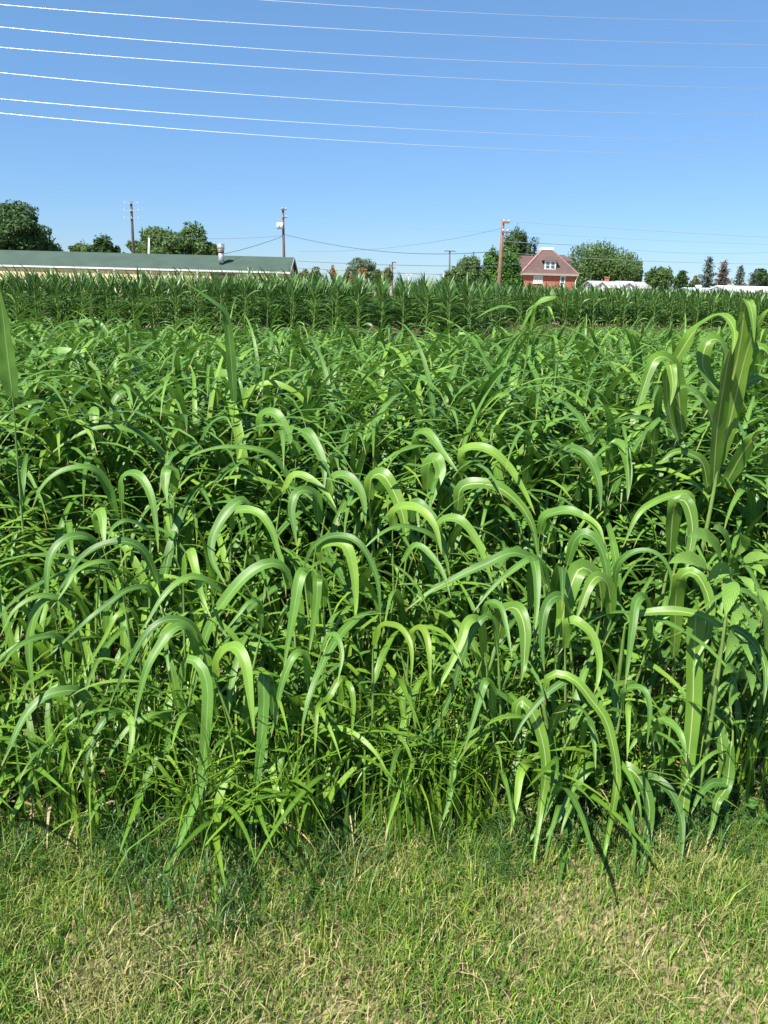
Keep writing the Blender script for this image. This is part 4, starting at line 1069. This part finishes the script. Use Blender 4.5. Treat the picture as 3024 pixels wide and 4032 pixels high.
# right dormer seen from its flank
sx1 = px(2243, 1040, d + 4.2)[0]; sz1 = px(2240, 1031, d + 4.2)[2]; szr = px(2225, 1004, d + 4.6)[2]
poly('side_dormer', [S(box(hx + 1.5, sx1, d + 3.4, d + 5.6, sz1 - 1.2, sz1 - .02))], M['white'], ro)
sV = [(hx + 1, d + 2.9, sz1), (sx1 + .35, d + 2.9, sz1), (sx1 + .35, d + 6.1, sz1), (hx + 1, d + 6.1, sz1), (hx + 1, d + 4.5, szr), (sx1 - .9, d + 4.5, szr)]
poly('side_dormer_roof', [S((sV, [(0, 1, 5, 4), (1, 2, 5), (2, 3, 4, 5), (3, 0, 4), (0, 3, 2, 1)]))], M['redroof'], ro)
# front windows
def window(l, t, r2, b, name='window', arch=False, blind=False):
    a, c = px(l, b), px(r2, t)
    wi = poly(name, [S(box(a[0], c[0], d - .07, d - .003, a[2], c[2]))], M['white'], root, bevel=.015)
    w_ = c[0] - a[0]; h_ = c[2] - a[2]
    mt = M['blind'] if blind else M['glass']
    if blind:
        poly('pane', [S(box(a[0] + .12, a[0] + w_ / 2 - .04, d - .085, d - .073, a[2] + .2, c[2] - .13)), S(box(a[0] + w_ / 2 + .04, c[0] - .12, d - .085, d - .073, a[2] + .2, c[2] - .13))], mt, wi)
    else:
        poly('pane', [S(box(a[0] + .18, c[0] - .18, d - .085, d - .073, a[2] + .65, a[2] + h_ * .48)), S(box(a[0] + .18, c[0] - .18, d - .085, d - .073, a[2] + h_ * .53, c[2] - .14))], mt, wi)
    poly('sill', [S(box(a[0] - .08, c[0] + .08, d - .13, d - .003, a[2] - .12, a[2] - .003))], M['white'], wi)
window(2099, 1086, 2138, 1114, blind=True)
window(2202, 1087, 2227, 1136)
window(2085, 1170, 2105, 1205); window(2150, 1170, 2175, 1205)
M['soffit'] = M['white']
a, b = px(2041, 1135, d + 1), px(2056, 1090, d + 1)
poly('porch', [S(box(a[0] - .1, x0 - .01, d + .9, d + 3, 0, b[2]))], M['bluegrey'], root)
poly('porch_post', [S(box(px(2054, 1100)[0] - .08, px(2054, 1100)[0] + .08, d + .5, d + .7, 0, zeave - .203))], M['white'], root)
a = px(2270, 1085)
poly('drainpipe', [S(bar((x1 + .4, d - .3, zeave - .3), (x1 + .1, d - .1, zeave - .9), .05, .05)), S(box(x1 + .02, x1 + .14, d - .12, d - .01, 0, zeave - .9))], M['white'], root)

# ------------------------------------------------------------------ white sheds on the right
def gable_building(name, l, r2, te, tr, d, depth, wallm, roofm, label, gables=(), chimney=None, cap=None):
    a = P(l, te, d); b = P(r2, te, d); ze = P((l + r2) / 2, te, d)[2]; zr = P((l + r2) / 2, tr, d + depth / 2)[2]
    cx = (a[0] + b[0]) / 2; root = empty(name, (cx, d, 0), label=label, cat='building')
    x0, x1 = a[0] - cx, b[0] - cx
    V = [(x0, 0, 0), (x1, 0, 0), (x1, depth, 0), (x0, depth, 0), (x0, 0, ze), (x1, 0, ze), (x1, depth, ze), (x0, depth, ze), (x0, depth / 2, zr - .1), (x1, depth / 2, zr - .1)]
    poly('wall', [(V, [(0, 1, 5, 4), (2, 3, 7, 6), (1, 2, 6, 9, 5), (3, 0, 4, 8, 7)])], wallm, root)
    o = .3
    sl_ = (zr - ze) / (depth / 2)
    e0 = ze - sl_ * o
    ro = poly('roof', [([(x0 - o, -o, e0), (x1 + o, -o, e0), (x1 + o, depth / 2, zr), (x0 - o, depth / 2, zr), (x0 - o, -o, e0 + .1), (x1 + o, -o, e0 + .1), (x1 + o, depth / 2, zr + .1), (x0 - o, depth / 2, zr + .1)], box(0,1,0,1,0,1)[1]),
                  ([(x0 - o, depth / 2, zr), (x1 + o, depth / 2, zr), (x1 + o, depth + o, e0), (x0 - o, depth + o, e0), (x0 - o, depth / 2, zr + .1), (x1 + o, depth / 2, zr + .1), (x1 + o, depth + o, e0 + .1), (x0 - o, depth + o, e0 + .1)], box(0,1,0,1,0,1)[1])], roofm, root)
    poly('fascia', [(box(x0 - o, x1 + o, -o - .06, -o - .003, e0 - .1, e0 + .1))], M['white'], root)
    for (gl_, gr_, gt) in gables:
        g0, g1 = P(gl_, te, d)[0] - cx, P(gr_, te, d)[0] - cx; zt = P((gl_ + gr_) / 2, gt, d - 1)[2]; gm = (g0 + g1) / 2
        zb_ = ze - .1
        poly('gable_wall', [([(g0, -1, 0), (g1, -1, 0), (g1, -1, zb_), (gm, -1, zt - .08), (g0, -1, zb_), (g0, .5, 0), (g1, .5, 0), (g1, .5, zb_), (gm, .5, zt - .08), (g0, .5, zb_)], [(0, 1, 2, 3, 4), (1, 6, 7, 2), (5, 0, 4, 9)])], wallm, root)
        poly('gable_roof', [(lambda s: s)(([(g0 - .25, -1.2, zb_ - .15), (gm, -1.2, zt), (gm, depth / 2, zt), (g0 - .25, depth / 2, zb_ - .15), (g0 - .25, -1.2, zb_), (gm, -1.2, zt + .14), (gm, depth / 2, zt + .14), (g0 - .25, depth / 2, zb_)], box(0,1,0,1,0,1)[1])),
                            ([(gm + .002, -1.2, zt), (g1 + .25, -1.2, zb_ - .15), (g1 + .25, depth / 2, zb_ - .15), (gm + .002, depth / 2, zt), (gm + .002, -1.2, zt + .14), (g1 + .25, -1.2, zb_), (g1 + .25, depth / 2, zb_), (gm + .002, depth / 2, zt + .14)], box(0,1,0,1,0,1)[1])], roofm, root)
    if chimney:
        l_, r_, t_, m_ = chimney; c0, c1 = P(l_, t_, d + depth / 2)[0] - cx, P(r_, t_, d + depth / 2)[0] - cx; zt = P(l_, t_, d + depth / 2)[2]
        poly('chimney', [box(c0, c1, depth / 2 - .4, depth / 2 + .4, ze, zt), box(c0 - .06, c1 + .06, depth / 2 - .46, depth / 2 + .46, zt - .2, zt - .08)], m_, ro)
    if cap:
        l_, r_, t0_, t1_ = cap; c0, c1 = P(l_, t0_, d + depth / 2)[0] - cx, P(r_, t0_, d + depth / 2)[0] - cx
        poly('ridge_cap', [box(c0, c1, depth / 2 - .3, depth / 2 + .3, zr - .1, P(l_, t0_, d + depth / 2)[2])], M['white'], ro)
    return root
gable_building('white_cottage', 2342, 2556, 1130, 1111, 115, 7, M['white'], M['greyroof'], 'white cottage with grey roof and small gables before the dome tree', gables=[(2342, 2380, 1112), (2440, 2495, 1116)], chimney=(2384, 2397, 1090, M['brick']), cap=(2425, 2492, 1106, 1111))
M['bluewhite'] = plain('bluish_white_metal', (.62, .74, .80), .4, .06, 3)
gable_building('white_shed', 2745, 2872, 1150, 1137, 100, 8, M['white'], M['bluewhite'], 'low shed with bluish white roof and white chimney at right', chimney=(2744, 2758, 1122, M['white']))
gable_building('white_barn', 2868, 3120, 1147, 1131, 96, 6, M['white'], M['white'], 'long white roofed shed cut by the right frame edge', gables=[(2960, 2990, 1140)])

# ------------------------------------------------------------------ poles and wires
def upole(base_px, top_px, d, rad, mat, label, arms=(), name='utility_pole', extra=None, armmat=None):
    T = P(*top_px, d); B = P(*base_px, d)
    # straight pole: extend the seen line to the ground
    root = empty(name, (T[0], d, 0), label=label, cat='utility pole')
    lean = (T[0] - B[0]) / max(T[2] - B[2], .1)
    geo('shaft', tube([(-lean * T[2], 0, 0), (-lean * T[2] * .5, 0, T[2] / 2), (0, 0, T[2] - .02), (0, 0, T[2])], [rad * 1.15, rad, rad * .8, rad * .3], 10), mat, root)
    for (l, r2, y_, th_) in arms:
        a = P(l, y_, d)[0] - T[0]; b = P(r2, y_, d)[0] - T[0]; z = P((l + r2) / 2, y_, d)[2]
        ar = poly('crossarm', [box(a, b, -rad - .12, -rad - .003, z - th_, z + th_)], armmat or mat, root)
        n_ = 3 if b - a > 1.2 else 2
        for k_ in range(n_): geo('insulator', cyl(z + th_, z + th_ + .16, .05, .035, x=a + .08 + (b - a - .16) * k_ / (n_ - 1), y=-rad - .06, k=8), M['white'], ar)
    return root, T
upole((526, 1000), (516, 792), 105, .18, M['poledark'], 'tall dark wooden pole with thin pale crossarms behind the green roof', arms=[(490, 547, 801, .03), (488, 550, 830, .03), (490, 550, 860, .03)], armmat=M['galv'])
rB, TB = upole((1118, 1013), (1114, 820), 100, .17, M['pole'], 'wooden pole with white transformer cans behind the right part of the roof', arms=[(1108, 1129, 826, .07), (1112, 1132, 857, .05)])
for (cx_, w_) in ((1097, 6.5), (1110, 5)):
    q = P(cx_, 902, 99.6); q2 = P(cx_, 877, 99.6)
    g_ = cyl(q[2], q2[2], w_ / FPX * 100, w_ / FPX * 100, k=14)
    geo('transformer', (g_[0] + np.array([q[0] - TB[0], -.4, 0]), g_[1], g_[2]), M['white'], rB)
upole((586, 1005), (587, 937), 104, .14, M['white'], 'plain white post rising behind the roof right of the dark pole', name='white_post')
upole((1964, 1138), (1981, 863), 62, .15, M['polered'], 'nearest red brown wooden pole with two short arms left of the brick house', arms=[(1978, 2005, 877, .06), (1975, 2001, 915, .06)])
upole((1770, 1075), (1771, 985), 150, .17, M['pole'], 'distant pole with a wide T crossarm left of the round bushy tree', arms=[(1749, 1794, 989, .08)])
upole((1545, 1095), (1545, 1030), 160, .17, M['pole'], 'short distant pole with two arms beside the olive bush', arms=[(1543, 1560, 1033, .1), (1543, 1558, 1055, .08)])
upole((1608, 1100), (1608, 1077), 170, .12, M['white'], 'small distant white pole with T arm at centre', arms=[(1597, 1622, 1080, .06)])
# red and white marker post
d = 100; T = P(1750, 1080, d); zs = np.linspace(P(1750, 1150, d)[2], T[2], 7)
root = empty('striped_post', (T[0], d, 0), label='thin red and white striped post left of the round bushy tree', cat='post')
geo('post_white', tube([(0, 0, 0), (0, 0, zs[-1] / 2), (0, 0, zs[-1] - .01), (0, 0, zs[-1])], [.13, .13, .13, .01], 10), M['white'], root)
M['redpaint'] = plain('red_paint', (.55, .12, .09), .5)
for k in range(0, 6, 2):
    geo('red_band', tube([(0, 0, zs[k]), (0, 0, zs[k + 1])], [.134, .134], 10), M['redpaint'], root)

def wire(pts, d0, d1, rad, mat, label, name='wire', n=60, ext=0, group=None):
    px_ = np.array(pts, float)
    deg = min(2, len(px_) - 1); c = np.polyfit(px_[:, 0], px_[:, 1], deg)
    X_ = np.linspace(px_[0, 0] - ext, px_[-1, 0] + ext, n)
    w_ = [P(x_, np.polyval(c, x_), d0 + (d1 - d0) * (x_ - px_[0, 0]) / (px_[-1, 0] - px_[0, 0])) for x_ in X_]
    w_ = np.array(w_); mid = w_.mean(0)
    return geo(name, (lambda g: g)(tube(w_, rad, 6)), mat, None, label=label, cat='wire', group=group)
GW = 'parallel overhead wires crossing the sky'
for (a, m_, b, lab) in [(-95, 32, 84, 'highest faint overhead wire entering from the top edge'), (18, 124, 177, 'second overhead wire from the top, starting at the upper left corner'), (106, 222, 267, 'third overhead wire from the top of the sky'),
                     (186, 293, 350, 'fourth overhead wire from the top of the sky'), (286, 407, 452, 'fifth overhead wire, third from the bottom of the group'), (389, 502, 559, 'second lowest of the overhead wires across the sky'), (445, 563, 614, 'lowest of the bright overhead wires across the sky')]:
    wire([(0, a), (1512, m_), (3024, b)], 25, 25.5, .0062 if a > 0 else .005, M['wire'], lab, 'overhead_wire', ext=900, group=GW, n=50)
wl = [([(1118, 925), (1300, 957), (1500, 990), (1760, 1003), (1978, 985)], 100, 62, .03, 'darkwire', 'dark sagging cable from transformer pole to the red brown pole'),
      ([(880, 1000), (980, 975), (1110, 932)], 91.6, 99, .03, 'darkwire', 'dark service cable dropping from transformer pole to the roof vent'),
      ([(560, 926), (830, 940), (1112, 928)], 104, 100, .02, 'darkwire', 'thin cable between the dark pole and the transformer pole'),
      ([(1172, 1028), (1500, 1042), (1960, 1048)], 95, 62, .024, 'darkwire', 'dark level cable from the roof end to the red brown pole'),
      ([(1172, 1056), (1500, 1072), (1765, 1082)], 95, 130, .02, 'darkwire', 'lower level cable beyond the pale tree'),
      ([(1130, 822), (1450, 880), (1974, 912)], 100, 62, .010, 'palewire', 'faint pale wire from the top of the transformer pole'),
      ([(1970, 900), (1600, 968), (1175, 990)][::-1], 110, 62, .012, 'darkwire', 'faint thin wire sloping up to the red brown pole'),
      ([(2003, 872), (2500, 905), (3100, 938)], 62, 62, .014, 'palewire', 'pale wire leading right from the top arm of the red brown pole'),
      ([(2000, 912), (2500, 942), (3100, 965)], 62, 66, .010, 'palewire', 'pale wire leading right from the second arm of the red brown pole'),
      ([(1976, 950), (2120, 958), (2330, 968)], 62, 75, .026, 'palewire', 'thick pale cable crossing the dark tree right of the pole'),
      ([(1972, 993), (2200, 1010), (2600, 1030), (3100, 1040)], 62, 80, .018, 'palewire', 'pale cable crossing the house roof and dome tree'),
      ([(1968, 1040), (2060, 1043), (2200, 1060)], 62, 100, .02, 'darkwire', 'short cable from the pole toward the house eave'),
      ([(2500, 985), (2800, 998), (3100, 990)], 90, 90, .010, 'darkwire', 'faint thin wire in the sky above the pines'),
      ([(1470, 1075), (1600, 1078), (1760, 1080)], 150, 150, .03, 'darkwire', 'thin cable running to the small white distant pole')]
for (p_, a, b, rd, m_, lab) in wl: wire(p_, a, b, rd, M[m_], lab, 'cable')
